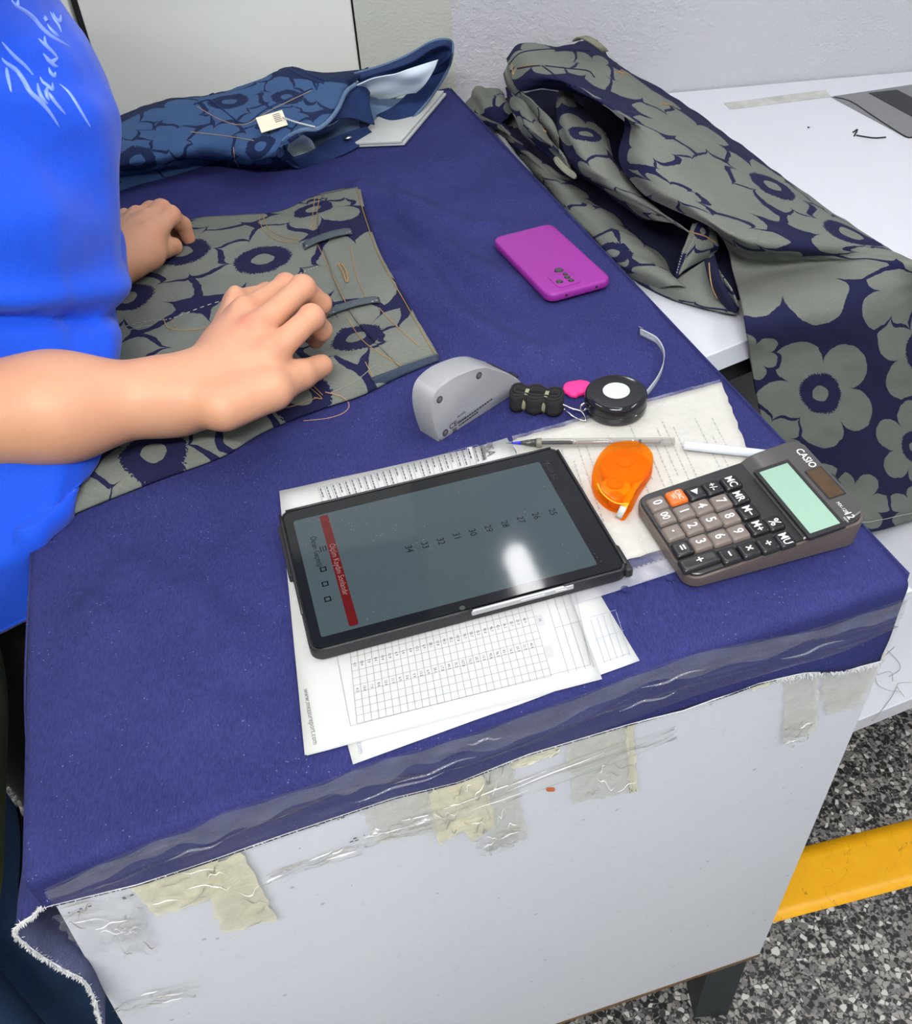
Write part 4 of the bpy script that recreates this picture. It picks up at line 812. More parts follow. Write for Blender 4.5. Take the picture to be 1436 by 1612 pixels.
# ------------------------------------------------------------------ grey half-round gauge
gg = thing('handheld_gauge', 'grey half-moon plastic measuring device standing on its flat side', 'device')
a0, a1 = P(692, 697), P(823, 613); hx = nrm(a1 - a0); hn = A3(hx[1], -hx[0], 0)
fpx = [(692, 697), (686, 680), (681, 659), (680, 640), (683, 624), (692, 611), (712, 595), (740, 583), (754, 579), (767, 578), (785, 583), (800, 588), (812, 594), (820, 600), (823, 607), (821, 615), (815, 620)]
fp = [on_plane(x, y, a0, hn) for x, y in fpx]; fo = np.array([((p - a0) @ hx, max(0.0, p[2] - TZ)) for p in fp]); fo[0, 1] = 0; fo[-1, 1] = min(fo[-1, 1], 0.002)
fo = np.concatenate([crom(fo, 60)]); cen2 = fo.mean(0); Fg = Frame(a0, hx, z=hn)       # local x along, y up, z towards the viewer
th_ = 0.030
rings = []
for sc_, z_ in ((0.94, -th_), (1.0, -th_ + .003), (1.0, -0.003), (0.985, -0.0008), (0.955, 0.0)):
    rr_ = cen2 + (fo - cen2) * sc_; rr_[:, 1] = np.maximum(rr_[:, 1], 0.0); rings.append([Fg(x, y, z_) for x, y in rr_])
n = len(fo); v = [p for r in rings for p in r]; f = []
for i in range(4): f += [(i * n + k, i * n + (k + 1) % n, (i + 1) * n + (k + 1) % n, (i + 1) * n + k) for k in range(n)]
f += [tuple(range(n - 1, -1, -1)), tuple(range(4 * n, 5 * n))]
M_gplast = plain('grey_plastic', lin(150, 152, 154), 0.38, var=0.03, bump=0.1, bscale=900)
gb = mesh('housing', v, f, M_gplast, gg); bm = bmesh.new(); bm.from_mesh(gb.data); bmesh.ops.recalc_face_normals(bm, faces=bm.faces); bm.to_mesh(gb.data); bm.free(); autosmooth(gb, 0.7)
M_hole = plain('screw_recess', lin(62, 62, 64), 0.5)
for px in ((692, 629), (754, 591), (811, 611), (701, 681)):
    p_ = on_plane(*px, a0, hn); Fh = Frame(p_ + hn * 0.0002, hx, z=hn); v, f = lathe([(0.0036, -.001), (0.0036, 0.0002), (0.0030, 0.0004)], 18); h_ = mesh('screw_recess', np.array([Fh(*p) for p in v]), f, M_hole, gg); v, f = lathe([(0.0020, 0), (0.0018, 0.0004)], 14); mesh('screw', np.array([Fh(p[0], p[1], p[2] + .0004) for p in v]), f, plain('screw_grey', lin(96, 96, 98), 0.35), h_)
mb = MB(); pt_ = lambda x, y: on_plane(x, y, a0, hn) + hn * 0.0006
tdir = nrm(pt_(776, 632) - pt_(722, 671)); tup = np.cross(hn, tdir)
put_text(mb, 'CE', 0.0085, pt_(713, 669), tdir, tup)
for s_, px in (('MODEL', (726, 652)), ('Measure', (726, 660)), ):
    put_text(mb, s_, 0.0034, pt_(*px), tdir, tup)
for i, (p0_, p1_) in enumerate((((721, 667), (775, 632)), ((722, 671), (753, 652)))):
    a_, b_ = pt_(*p0_), pt_(*p1_); L_ = np.linalg.norm(b_ - a_); x = 0
    while x < L_: w_ = random.uniform(.0012, .0035); mb.quad(a_ + tdir * x, a_ + tdir * min(L_, x + w_), a_ + tdir * min(L_, x + w_) + tup * .0016, a_ + tdir * x + tup * .0016); x += w_ + .0008
for k in range(4): mb.quad(pt_(712 + k * 0.4, 675) + tdir * .0012 * k, pt_(712 + k * 0.4, 675) + tdir * (.0012 * k + .0007), pt_(712, 675) + tdir * (.0012 * k + .0007) - tup * .005, pt_(712, 675) + tdir * .0012 * k - tup * .005)
mb.obj('printed_marks', M_inkd, gg)
stp = crom([P(790, 585, .035), P(808, 590, .03), P(820, 600, .016), P(828, 603, .004), P(832, 600, .002)], 16); g = np.array([stp + hn * t for t in (-.026, -.020, -.014)]); sheet('strap', g, M_blackm, gg, 0.0015)

# ------------------------------------------------------------------ folded lanyard, chalk, reel tape measure
ly = thing('lanyard', 'folded black lanyard bound with two rubber bands and a wire clip', 'lanyard')
la, lb = P(803, 640, 0), P(888, 650, 0); lx = nrm(lb - la); Fl = Frame(la, lx); LL = np.linalg.norm(lb - la)
b = NB('black_webbing'); wv = b.new('ShaderNodeTexWave', wave_type='BANDS', bands_direction='Z'); wv.inputs['Scale'].default_value = 300; b.link(b.pos(), wv.inputs[0]); b.base((0.010, 0.010, 0.011, 1)); b.set(rough=0.8); b.bump(wv.outputs['Fac'], 0.6, 0.001); M_web = b.m
for k in range(6):
    w_ = 0.0030 + 0.0020 * k; pts = []; l0, l1 = 0.006 - 0.0008 * k, LL - 0.006 + 0.0008 * k
    for t in np.linspace(0, 2 * math.pi, 72, endpoint=False):
        c_, s_ = math.cos(t), math.sin(t); x = (l0 + l1) / 2 + (l1 - l0) / 2 * np.sign(c_) * abs(c_) ** 0.6; pin = 1 - 0.42 * (math.exp(-((x - LL * .30) / .005) ** 2) + math.exp(-((x - LL * .66) / .005) ** 2)); pts.append((x, w_ * np.sign(s_) * abs(s_) ** .6 * pin, pin))
    g = np.array([[Fl(x, y, 0.004 + 0.008 - 0.0075 * (0.75 + .25 * pi_) + zz * (0.75 + .25 * pi_) + 0.0012 * math.sin(k * 2)) for x, y, pi_ in pts + pts[:1]] for zz in np.linspace(0, 0.017, 5)]); sheet('strap_loop', g, M_web, ly, 0.0014)
M_rub = plain('rubber_band', lin(150, 150, 122), 0.6)
for x in (LL * .30, LL * .66):
    pts = [Fl(x + 0.0015 * math.sin(t), 0.0095 * math.cos(t), 0.0105 + 0.0108 * math.sin(t)) for t in np.linspace(0, 2 * math.pi, 30, endpoint=False)]
    for dx in (-.0009, .0009): mb = MB(); mb.tube([p + Fl.x * dx for p in pts], 0.0010, 6, closed=True); mb.obj('rubber_band', M_rub, ly, True)
mb = MB(); wr = crom([P(884, 636, .012), P(900, 643, .010), P(914, 647, .008), P(920, 654, .006), P(922, 662, .005), P(914, 661, .004), P(903, 656, .004), P(893, 648, .008), P(888, 644, .012)], 50); mb.tube(wr, 0.0009, 7); mb.obj('wire_clip', M_steel, ly, True)
mb = MB(); mb.tube([P(840, 625, .010), P(857, 620, .010)], 0.0007, 6); mb.obj('wire_pin', M_steel, ly)
ck = [(886, 612), (890, 606), (900, 603), (910, 602), (922, 602), (930, 606), (931, 612), (926, 618), (920, 621), (913, 623), (907, 626), (898, 625), (892, 621), (887, 618)]
ckp = crom(np.array([P(x, y, .003) for x, y in ck + ck[:1]]), 50)[:-1]; cc_ = ckp.mean(0); rings = [cc_ + (ckp - cc_) * s + A3(0, 0, z) for s, z in ((.92, -.0015), (1, 0), (.98, .0022), (.88, .0036), (.55, .0044), (.2, .0046))]
rings = [r + np.stack([0 * r[:, 0], 0 * r[:, 0], 0.0006 * vnoise(r * 400, 3)], -1) for r in rings]; n = len(ckp); v = np.concatenate(rings); f = []
for i in range(5): f += [(i * n + k, i * n + (k + 1) % n, (i + 1) * n + (k + 1) % n, (i + 1) * n + k) for k in range(n)]
f += [tuple(range(n - 1, -1, -1)), tuple(range(5 * n, 6 * n))]
b = NB('pink_wax'); b.base(lin(236, 48, 132)); b.set(rough=0.6, sss=0.0); b.bump(b.noise(300, 3.0, b.pos()), 0.4, 0.001)
autosmooth(tag(mesh('tailor_chalk', v, f, b.m), 'flat lump of bright pink chalk on the blue cloth beside the round tape measure', 'chalk'), 1.0)
rl = thing('tape_measure', 'round black retractable tape measure with blank white disc and pulled out tape', 'tape measure')
rc = P(969, 640, .006) ; rc = (P(920, 632, .012) + P(1019, 632, .012)) / 2; rc[2] = TZ + 0.003
rr0 = np.linalg.norm((P(920, 632, .012) - P(1019, 632, .012))[:2]) / 2
v, f = lathe([(rr0 * .86, 0), (rr0 * .96, .0015), (rr0, .005), (rr0, .0098), (rr0 * .985, .0101), (rr0 * .985, .0107), (rr0, .0110), (rr0, .0165), (rr0 * .97, .0195), (rr0 * .90, .0212), (rr0 * .86, .0216), (rr0 * .84, .0213), (rr0 * .3, .0216)], 72); autosmooth(mesh('case', v + rc, f, plain('black_shiny_plastic', (0.010, 0.010, 0.012), 0.12), rl), 0.9)
v, f = lathe([(rr0 * .43, 0), (rr0 * .43, .0005), (rr0 * .42, .0007)], 40); mesh('disc_label', v + rc + A3(0, 0, .0214), f, M_paper, rl)
tpx = [(1012, 620), (1020, 612), (1035, 592), (1044, 571), (1045, 550), (1035, 532), (1020, 523), (1008, 517)]; bpx = [(1014, 636), (1021, 631), (1040, 607), (1048, 582), (1047, 562), (1033, 547), (1020, 535), (1008, 525)]
tl = crom([P(x, y, .011) for x, y in tpx], 50); bl = tl * A3(1, 1, 0) + A3(0, 0, TZ + 0.0022); g = np.array([bl + (tl - bl) * t for t in (0, .33, .66, 1)])
b = NB('tape_ribbon'); b.base(b.mix(b.noise(80, 2.0, b.pos()), lin(176, 182, 188), lin(200, 204, 208))); b.set(rough=0.4); sheet('tape_ribbon', g, b.m, rl, 0.0005)
mb = MB()
for k in range(3, 48, 1):
    o_ = tl[k] - (tl[k] - bl[k]) * 0.02; n_ = nrm(np.cross(tl[min(k + 1, 49)] - tl[k - 1], A3(0, 0, 1))); h_ = 0.45 if k % 5 == 0 else 0.25; t_ = nrm(tl[min(k + 1, 49)] - tl[k - 1]) * .00025
    for sgn in (1, -1): mb.quad(o_ + n_ * sgn * .0006 - t_, o_ + n_ * sgn * .0006 + t_, o_ + n_ * sgn * .0006 + t_ + (bl[k] - tl[k]) * h_, o_ + n_ * sgn * .0006 - t_ + (bl[k] - tl[k]) * h_)
mb.obj('graduations', M_ink, rl)
mb = MB(); e1_, e0_ = tl[-1], bl[-1]; d_ = nrm(tl[-1] - tl[-3]); mb.box(e0_ - d_ * .003 + A3(0, 0, .0), d_ * .006, np.cross(d_, A3(0, 0, 1)) * .0015, e1_ - e0_ + A3(0, 0, .001)); mb.obj('end_tab', M_steel, rl, bev=.0004)
mb = MB(); rg = rc + nrm(P(917, 650, .006) - rc) * (rr0 + .002); mb.tube([rg + A3(0, 0, .007) + UD * .004 * math.cos(t) + A3(0, 0, .004 * math.sin(t)) for t in np.linspace(0, 2 * math.pi, 16, endpoint=False)], .0009, 6, closed=True); mb.obj('split_ring', M_steel, rl)

# ------------------------------------------------------------------ document sleeve, papers
sl = thing('document_sleeve', 'worn clear plastic sleeve holding aged printed pages, under the orange correction tape', 'sleeve')
sq = [P(806, 692, .0022), P(1132, 602, .0022), P(1262, 815, .0022), P(1058, 905, .0022), P(850, 962, .0022)]
def polysheet(name, corners, z, mat, parent, n=24, amp=0.0006, seed=1, jit=0.0, thick=0.0002, curl=None):
    c = [A3(q[0], q[1], TZ + z) for q in corners]; G = quadgrid(c, n, n); G[..., 2] += amp * (1 + vnoise(G[..., :2] * 28, seed)) * 0.5
    if jit: 
        e_ = np.zeros((n, n, 1)); e_[0] = e_[-1] = 1; e_[:, 0] = e_[:, -1] = 1; j = rng.normal(0, jit, (n, n, 3)); j[..., 2] = 0; G += j * e_
    if curl: G = curl(G)
    return mesh(name, G.reshape(-1, 3), gridfaces(n, n), mat, parent, True, solid=thick), G
s0, s1, s2, s3 = P(806, 692), P(1132, 602), P(1225, 745), None
s2 = s1 + nrm(P(1200, 708) - P(1132, 602)) * 0.232; s3 = P(1058, 906) - nrm(P(1058, 906) - P(935, 946)) * 0.10; s2 = P(1058, 906) + nrm(P(1058, 906) - P(935, 946)) * 0.10
b = NB('aged_paper'); n = b.noise(12, 4.0, b.pos(), rough=0.65); n2 = b.noise(60, 3.0, b.pos()); b.base(b.mix(n, lin(188, 186, 175), b.mix(n2, lin(205, 204, 196), lin(196, 195, 189)))); b.set(rough=0.7); b.bump(n, 0.5, 0.003); M_aged = b.m
lerp = lambda a, b_, t: a + (b_ - a) * t
pi0, pi1, pi2, pi3 = lerp(s0, s3, .02), lerp(s1, s2, .02) , lerp(s1, s2, .87), lerp(s0, s3, .87)
for k in range(3): polysheet('page', [pi0 + UD * .002 * k, pi1 - UD * (.003 - .002 * k), pi2, pi3], 0.0018 + .0004 * k, M_aged, sl, 24, 0.0005, 11 + k, 0.0006)
M_sleeve = clear('sleeve_plastic', opac=0.0, rough=0.2, bump=0.3, bscale=55, patch=0.9, body=(0.80, 0.80, 0.79, 1))  # whitish noise patches in the plastic paint its glare
polysheet('plastic_cover', [s0, s1, s2, s3], 0.0036, M_sleeve, sl, 60, 0.0007, 21, 0.0004, 0)
# punched strip
M_strip = clear('strip_plastic', opac=0.35, rough=0.25, bump=0.12, bscale=50, patch=0.2, body=(0.62, 0.64, 0.72, 1))
n_ = nrm(s2 - s3); m_ = nrm(s0 - s3); dz = A3(0, 0, TZ * 0)
mb = MB(); st_ = lambda x, y, z=.0030: A3(*(s3 + n_ * x + m_ * y)[:2], TZ + z)
Ls = np.linalg.norm(s2 - s3); mb.quad(st_(0, 0), st_(Ls, 0), st_(Ls, .016), st_(0, .016)); mb.obj('punched_strip', M_strip, sl)
for px in ((984, 927), (1055, 910)):
    p_ = P(*px, .0032); v, f = lathe([(.0033, 0), (.0033, .0001)], 20); mesh('punched_hole', v * A3(1, 1, 1) + A3(p_[0], p_[1], TZ + .0034), f, M_cover, sl)
mb = MB()
for k in range(46): mb.box(st_(k * Ls / 46, .0155, .0036), n_ * .0025, m_ * .0012, (0, 0, .0003))
mb.obj('weld_ribs', plain('weld_grey', lin(120, 122, 128), 0.4), sl)['kind'] = 'stuff'
# printed lines on the top page, reading towards the viewer
rd = nrm(s3 - s0); rup = nrm(s1 - s0); mb = MB(); rr = random.Random(5)
for r_ in range(22):
    t = 0.12 + r_ * 0.036
    if rr.random() < 0.35: continue
    x = 0.03 + rr.random() * 0.05; end = x + 0.03 + rr.random() * 0.09
    while x < end:
        w_ = rr.uniform(.001, .006); o_ = lerp(s0, s1, t) + rd * x; o_[2] = TZ + 0.0034; mb.quad(o_, o_ + rd * w_, o_ + rd * w_ + rup * .0013, o_ + rup * .0013); x += w_ + .0015
mb.obj('printed_text', plain('faded_ink', lin(158, 156, 150), 0.9), sl)['kind'] = 'stuff'

SHC = [[(556, 1204), (1007, 1041)], [(483, 1190), (948, 1070)], [(480, 1189), (945, 1067)]]
def paper(i, pn, pf, z, label, jit=0.0):
    nl_, nr_ = P(*pn[0], z), P(*pn[1], z); ex = nrm(nr_ - nl_); wx = 0.212; ey_ = np.cross(A3(0, 0, 1), ex)
    ey_ = pf * .281 / np.linalg.norm(pf); c = [nl_ + ey_, nr_ + ey_, nr_, nl_]
    o, G = polysheet('paper_sheet', c, z, M_paper, None, 16, 0.0010, 30 + i); tag(o, label, 'paper', 'measurement sheets under the tablet'); return o, Frame(nl_ + A3(0, 0, 0.0), ex), c
# the four sheets in the pile
pz = [0.0008, 0.0018, 0.0028]
o1, Fp1, c1 = paper(0, SHC[0], P(938, 925) - P(1007, 1041), pz[0], 'lowest printed sheet, poking out furthest towards the front edge of the table')
o2, Fp2, c2 = paper(1, SHC[1], P(448, 790) - P(483, 1190), pz[1], 'plain sheet directly beneath the top measurement sheet')
o3, Fp3, c3 = paper(2, SHC[2], P(440, 775) - P(480, 1189), pz[2], 'top measurement sheet with a large number grid, under the tablet')
def place(nl_, z): return A3(nl_[0], nl_[1], TZ + z)
PT = lambda x, y, z=.0042: P(x, y, z)
mb = MB(); ink = MB(); cell = MB()
def line(mb, a, b_, w=0.00017):
    d = nrm(b_ - a); s_ = np.cross(A3(0, 0, 1), d) * w; mb.quad(a - s_, b_ - s_, b_ + s_, a + s_)
# number grid on the top sheet: corners in the photograph
gc = [PT(552, 1035), PT(838, 960), PT(868, 1064), PT(562, 1139)]
GP = lambda u, v: lerp(lerp(gc[0], gc[1], u), lerp(gc[3], gc[2], u), v)
for i in range(28): line(mb, GP(i / 27, -0.55), GP(i / 27, 1))
for j in range(-5, 10): line(mb, GP(0, j / 9), GP(1, j / 9))
fr_px = [(536, 1040), (552, 1143), (930, 1046), (905, 930)]; fr3 = [PT(*q) for q in fr_px]; fr3[0] = PT(524, 1000); 
for a_, b_ in ((0, 1), (1, 2), (2, 3)): line(mb, fr3[a_], fr3[b_])
gx, gy = nrm(gc[1] - gc[0]), nrm(gc[3] - gc[0]); vals = ['4.3', '18.4', '7.9', '8.4', '10.4', '11.9', '6.9', '3.6', '9.9', '13.2', '6.9', '28.1', '17.8', '44.3', '35.2', '107.8', '74.7', '20.7', '15.5', '95.8', '96.7', '42.1', '16.2', '33.7', '21.3', '40.9']
for rw, off_ in ((0.13, 0), (0.52, 1), (-0.25, 2)):
    for i, s_ in enumerate(vals): put_text(ink, s_, 0.0030, GP((i + .5) / 27, rw + (.008 * i if rw > 0 else 0) * 0) + A3(0, 0, .0002), gy, -gx * -1)
hx_ = lambda u0, u1, v0, v1: cell.quad(GP(u0, v0), GP(u0, v1), GP(u1, v1), GP(u1, v0))
for v_ in (-.28, .10, .58): hx_(1.005, 1.045, v_, v_ + .17)
hx_(1.02, 1.085, -.75, -.35)
for k in range(4): line(mb, GP(1.09 + .045 * k, -.6), GP(1.09 + .045 * k, 1.02))
for v_ in (-.2, .35): line(mb, GP(1.09, v_), GP(1.24, v_))
put_text(ink, '35', 0.003, GP(1.025, -.2) + A3(0, 0, .0003), gy, gx); put_text(ink, '34', 0.003, GP(1.025, .18) + A3(0, 0, .0003), gy, gx)
put_text(ink, 'www.measureport.com', 0.0056, PT(489, 1127, .0042), nrm(PT(494, 1155) - PT(484, 1100)), nrm(PT(540, 1120) - PT(489, 1132)), sx=.92)
# header side showing beyond the tablet's far edge
hc = [PT(500, 768), PT(752, 700), PT(760, 726), PT(508, 790)]
HP = lambda u, v: lerp(lerp(hc[0], hc[1], u), lerp(hc[3], hc[2], u), v)
for i in range(27):
    u = i / 26; line(mb, HP(u, 0), HP(u, 1.05), .00018); x = .08; 
    while x < (0.95 if i % 3 else .6): w_ = random.uniform(.1, .25); a_ = HP(u + .014, x); b_ = HP(u + .014, min(1, x + w_)); line(ink, a_, b_, .0006); x += w_ + .05
line(mb, HP(0, 0), HP(1, 0)); cell.quad(HP(.93, 0.02), HP(.93, 1), HP(.965, 1), HP(.965, .02))
hd = nrm(PT(776, 722) - PT(768, 698)); hu = nrm(PT(790, 703) - PT(768, 708))
put_text(ink, 'SA', 0.0125, PT(771, 710), hd, hu, sx=1.0); lf = [PT(765, 703), PT(768, 697), PT(776, 696), PT(775, 701), PT(769, 704)]; ink.add(lf, [(0, 1, 2, 3, 4)])
for k in range(3): line(ink, PT(757 + k * 2.2, 701 - k * .6), PT(761 + k * 2.2, 724 - k * .6), .0004)
mb.obj('grid_lines', plain('grey_rule', lin(140, 142, 144), 0.8), o3)['kind'] = 'stuff'; ink.obj('printed_text', M_ink, o3)['kind'] = 'stuff'; cell.obj('shaded_cells', M_cell, o3)['kind'] = 'stuff'
mb = MB()
for k in range(5): line(mb, P(930 + 10 * k, 975 - 3 * k, .0030), P(952 + 10 * k, 1043 - 3 * k, .0030))
for a_, b_ in (((928, 972), (970, 960)), ((938, 1006), (982, 992)), ((950, 1042), (992, 1028))): line(mb, P(*a_, .0030), P(*b_, .0030))
line(mb, P(622, 1150, .003), P(700, 1122, .003)); put_text(mb, '.com', .0055, P(567, 1176, .003), nrm(P(569, 1185, .003) - P(565, 1165, .003)), nrm(P(600, 1166, .003) - P(567, 1176, .003)))
mb.obj('printed_table', plain('pale_rule', lin(150, 152, 176), 0.8), o1)

# ------------------------------------------------------------------ tablet
tbt = thing('tablet', 'tablet in a black case lying on the papers, its screen listing sizes', 'tablet')
zt0 = 0.005; q = [P(450, 808, .016), P(885, 700, .016), P(982, 900, .016), P(475, 1030, .016)]; ce = sum(q) / 4; ex = nrm((q[1] + q[2]) / 2 - (q[0] + q[3]) / 2); Ft = Frame(A3(ce[0], ce[1], TZ + zt0), ex)
TL, TW = 0.2535, 0.1615
M_case = plain('black_case', (0.016, 0.016, 0.018), 0.45, bump=0.15, bscale=1500)
v, f = lay(Ft, [(-.004, 0), (0, .0015), (0, .0105), (-.0008, .0116), (-.003, .0116), (-.0034, .0100)], lambda d: rrect(TL + d, TW + d, .010)); autosmooth(mesh('case', v, f, M_case, tbt), .5)
mb = MB()
# raised lip with gaps: far side, left, right, near-left
for x0, x1, y, s_ in ((-TL/2 + .006, TL/2 - .006, TW/2 - .0008, 1), (-TL/2 + .004, -TL/2 + .125, -TW/2 + .0008, -1), (TL/2 - .055, TL/2 - .004, -TW/2 + .0008, -1)): mb.tube([Ft(x, y, .0116) for x in np.linspace(x0, x1, 12)], .0012, 8)
for y0, y1, x in ((-TW/2 + .04, TW/2 - .004, -TL/2 + .0008), (-TW/2 + .006, TW/2 - .006, TL/2 - .0008)): mb.tube([Ft(x, y, .0116) for y in np.linspace(y0, y1, 12)], .0012, 8)
mb.obj('case_lip', M_case, tbt, True)
mb = MB(); mb.box(Ft(-TL/2 - .0035, TW/2 - .075, .001), Ft.x * .004, Ft.y * .062, (0, 0, .008)); mb.obj('pencil_flap', M_case, tbt, bev=.001)
mb = MB(); mb.box(Ft(TL/2 - .003, -TW/2 + .0, .001), Ft.x * .0065, Ft.y * .03, (0, 0, .009)); mb.obj('case_corner', M_case, tbt, bev=.002)
M_alu = plain('pale_aluminium', lin(186, 188, 190), 0.3, metal=.6)
mb = MB(); mb.box(Ft(-.003, -TW/2 - .0012, .0065), Ft.x * .083, Ft.y * .003, (0, 0, .0052)); o = mb.obj('metal_edge', M_alu, tbt, bev=.0012); o['label'] = 'pale metal edge bared by the case cut-out'
mb = MB(); mb.box(Ft(.036, -TW/2 - .0020, .0082), Ft.x * .020, Ft.y * .002, (0, 0, .0022)); mb.box(Ft(.064, -TW/2 - .0020, .0082), Ft.x * .010, Ft.y * .002, (0, 0, .0022)); mb.obj('side_button', M_alu, tbt, bev=.0006)
b = NB('screen_glass_black'); sm = b.noise(25, 5.0, b.pos(), rough=.7, dist=1.0); b.base((0.004, 0.005, 0.008, 1)); b.set(rough=b.math('MULTIPLY_ADD', sm, .10, .02), spec=.5); M_glassb = b.m
v, f = lay(Ft, [(0, .0100), (0, .0117), (-.0006, .0121)], lambda d: rrect(TL - .006 + d, TW - .006 + d, .007)); gl_ = autosmooth(mesh('front_glass', v, f, M_glassb, tbt), .4)
def scr(name, col, em, rough=.03):
    dk = tuple(c * .3 for c in col[:3]) + (1,)
    b = NB(name); sm = b.noise(30, 5.0, b.pos(), rough=.7, dist=1.0); dst = b.voro(300, b.pos(), 'Distance'); big = b.noise(50, 2.0, b.pos())
    dust = b.math('MULTIPLY', b.math('LESS_THAN', dst, .12), b.math('GREATER_THAN', big, .6)); b.base(b.mix(b.math('MULTIPLY', dust, .4), dk, (.4, .4, .4, 1))); b.set(rough=b.math('MULTIPLY_ADD', sm, .08, rough), emit=col, estr=em); return b.m
sc_c = [P(472, 822, .0171), P(862, 720, .0171), P(922, 890, .0171), P(496, 1010, .0171)]; loc = np.array([((p - Ft.o) @ Ft.x, (p - Ft.o) @ Ft.y) for p in sc_c]); x0, x1 = loc[[0, 3], 0].mean(), loc[[1, 2], 0].mean(); y1, y0 = loc[[0, 1], 1].mean(), loc[[2, 3], 1].mean()
M_scr = scr('display_grey', lin(70, 84, 90), 0.55); M_red = scr('display_red', lin(100, 8, 14), 0.5); M_txt = scr('display_text', lin(16, 22, 26), 0.0); M_pale = scr('display_pale', lin(150, 120, 120), 0.5); M_dim = scr('display_dim', lin(72, 78, 84), .3)
rct = lambda xa, xb, ya, yb, z, r, n=5: [Ft((xa + xb) / 2 + x, (ya + yb) / 2 + y, z) for x, y in rrect(xb - xa, yb - ya, r, n)]
ds = mesh('display', rct(x0, x1, y0, y1, .01215, .002), [tuple(range(24))], M_scr, tbt)
xl = lambda px: (P(*px, .0171) - Ft.o) @ Ft.x
yl = lambda px: (P(*px, .0171) - Ft.o) @ Ft.y
xb0, xb1 = (xl((511, 810)) + xl((541, 991))) / 2, (xl((524, 807)) + xl((556, 986))) / 2
mesh('red_bar', rct(xb0, xb1, y0 + .003, y1 - .002, .0123, .002), [tuple(range(24))], M_red, ds)
rdv, upv = -Ft.y, Ft.x; tx = MB(); tp_ = MB(); dm = MB()
SZ = lambda px, z=.01235: P(*px, .005 + z)
for i, (n_, px) in enumerate(zip(range(25, 35), [(870, 806), (844, 812), (820, 818), (795, 825), (769, 832), (744, 838), (719, 844), (694, 852), (669, 858), (644, 864)])): put_text(tx, str(n_), .0082, SZ(px), rdv, upv)
put_text(tx, 'Ölçüm Geçmişi', .0068, SZ((498, 868)), rdv, upv, sx=.85); put_text(tp_, 'Ölçüm Kaydını Sonlandır', .0070, SZ((533, 895), .0125), rdv, upv, sx=.85)
put_text(dm, 'Beden Seç', .0066, SZ((868, 742)), rdv, upv, sx=.9)
put_text(dm, '<', .006, SZ((862, 726)), rdv, upv)
for px in ((508, 864),):
    for k in (-1, 0, 1): o_ = SZ(px) + upv * .0022 * k; tx.quad(o_ - rdv * .003, o_ + rdv * .003, o_ + rdv * .003 + upv * .001, o_ - rdv * .003 + upv * .001)
for px in ((509, 896), (512, 919), (516, 943)):
    o_ = SZ(px); 
    for s in range(4): 
        d1_, d2_ = [(rdv, upv), (upv, -rdv), (-rdv, -upv), (-upv, rdv)][s]; tx.quad(o_ + d1_ * .0026 - d2_ * .0026, o_ + d1_ * .0026 + d2_ * .0026, o_ + d1_ * .0016 + d2_ * .0026, o_ + d1_ * .0016 - d2_ * .0026)
for k, px in enumerate(((932, 865), (936, 872), (940, 878), (946, 884))): v, f = lathe([(.0007, 0), (.0007, .0001)], 8); dm.add(v + SZ(px), f)
tx.obj('dark_lettering', M_txt, ds)['kind'] = 'stuff'; tp_.obj('pale_lettering', M_pale, ds); dm.obj('dim_lettering', M_dim, gl_)
v, f = lathe([(.0022, 0), (.0022, .0002)], 16); mesh('camera_dot', v + SZ((728, 957), .0121), f, M_lens, tbt)

# ------------------------------------------------------------------ pens, correction tape
pn = thing('pen', 'clear plastic pen with a blue tip lying on the document sleeve', 'pen')
zp = 0.009; pa, pb = P(846, 697, zp), P(1062, 695, zp); d_ = nrm(pb - pa)
mb = MB(); mb.tube([pa, pb], .0040, 14); mb.obj('barrel', clear('pen_plastic', tint=(.86, .86, .84, 1), opac=.10, rough=.05, bump=.05, bscale=30, body=(.55, .55, .52, 1)), pn, True)
mb = MB(); mb.tube([pa, lerp(pa, pb, .26)], .0018, 10); mb.obj('ink_refill', plain('blue_black_ink', lin(20, 20, 30), .3), pn); mb = MB(); mb.tube([lerp(pa, pb, .26), lerp(pa, pb, .9)], .0017, 10); mb.obj('empty_refill', plain('refill_tube', lin(150, 140, 140), .3), pn)
mb = MB(); mb.tube([lerp(pa, pb, .74), lerp(pa, pb, .76)], .0024, 10); mb.obj('refill_plug', M_black, pn)
mb = MB(); mb.tube([pa - d_ * .016, pa - d_ * .010, pa], [.0016, .0028, .0040], 14); mb.obj('grip_cone', plain('smoky_plastic', lin(60, 64, 60), .2), pn, True)
mb = MB(); mb.tube([pa - d_ * .024, pa - d_ * .015], [.0007, .0019], 10); mb.obj('blue_tip', plain('blue_tip', lin(40, 44, 190), .35), pn, True); mb = MB(); mb.tube([pa - d_ * .029, pa - d_ * .024], [.0003, .0007], 8); mb.obj('metal_point', M_steel, pn)
mb = MB(); mb.tube([pa - d_ * .001, pa + d_ * .004], .0044, 14); mb.obj('collar', plain('grey_collar', lin(120, 120, 110), .3), pn, True)
wp = thing('pen', 'white pen lying on the sleeve beside the top of the calculator', 'pen'); pa, pb = P(1077, 701, zp), P(1212, 716, zp); d_ = nrm(pb - pa); M_wpl = plain('white_plastic', lin(206, 214, 222), .3, var=.02)
mb = MB(); mb.tube([pa, pa + d_ * .0006, pb], [.0036, .0042, .0042], 16); mb.obj('barrel', M_wpl, wp, True); mb = MB(); mb.tube([pb, pb + d_ * .012, pb + d_ * .03], [.0046, .0046, .0030], 16); mb.obj('cap', M_wpl, wp, True)
ct = thing('correction_tape', 'orange see-through correction tape dispenser on the document sleeve', 'correction tape')
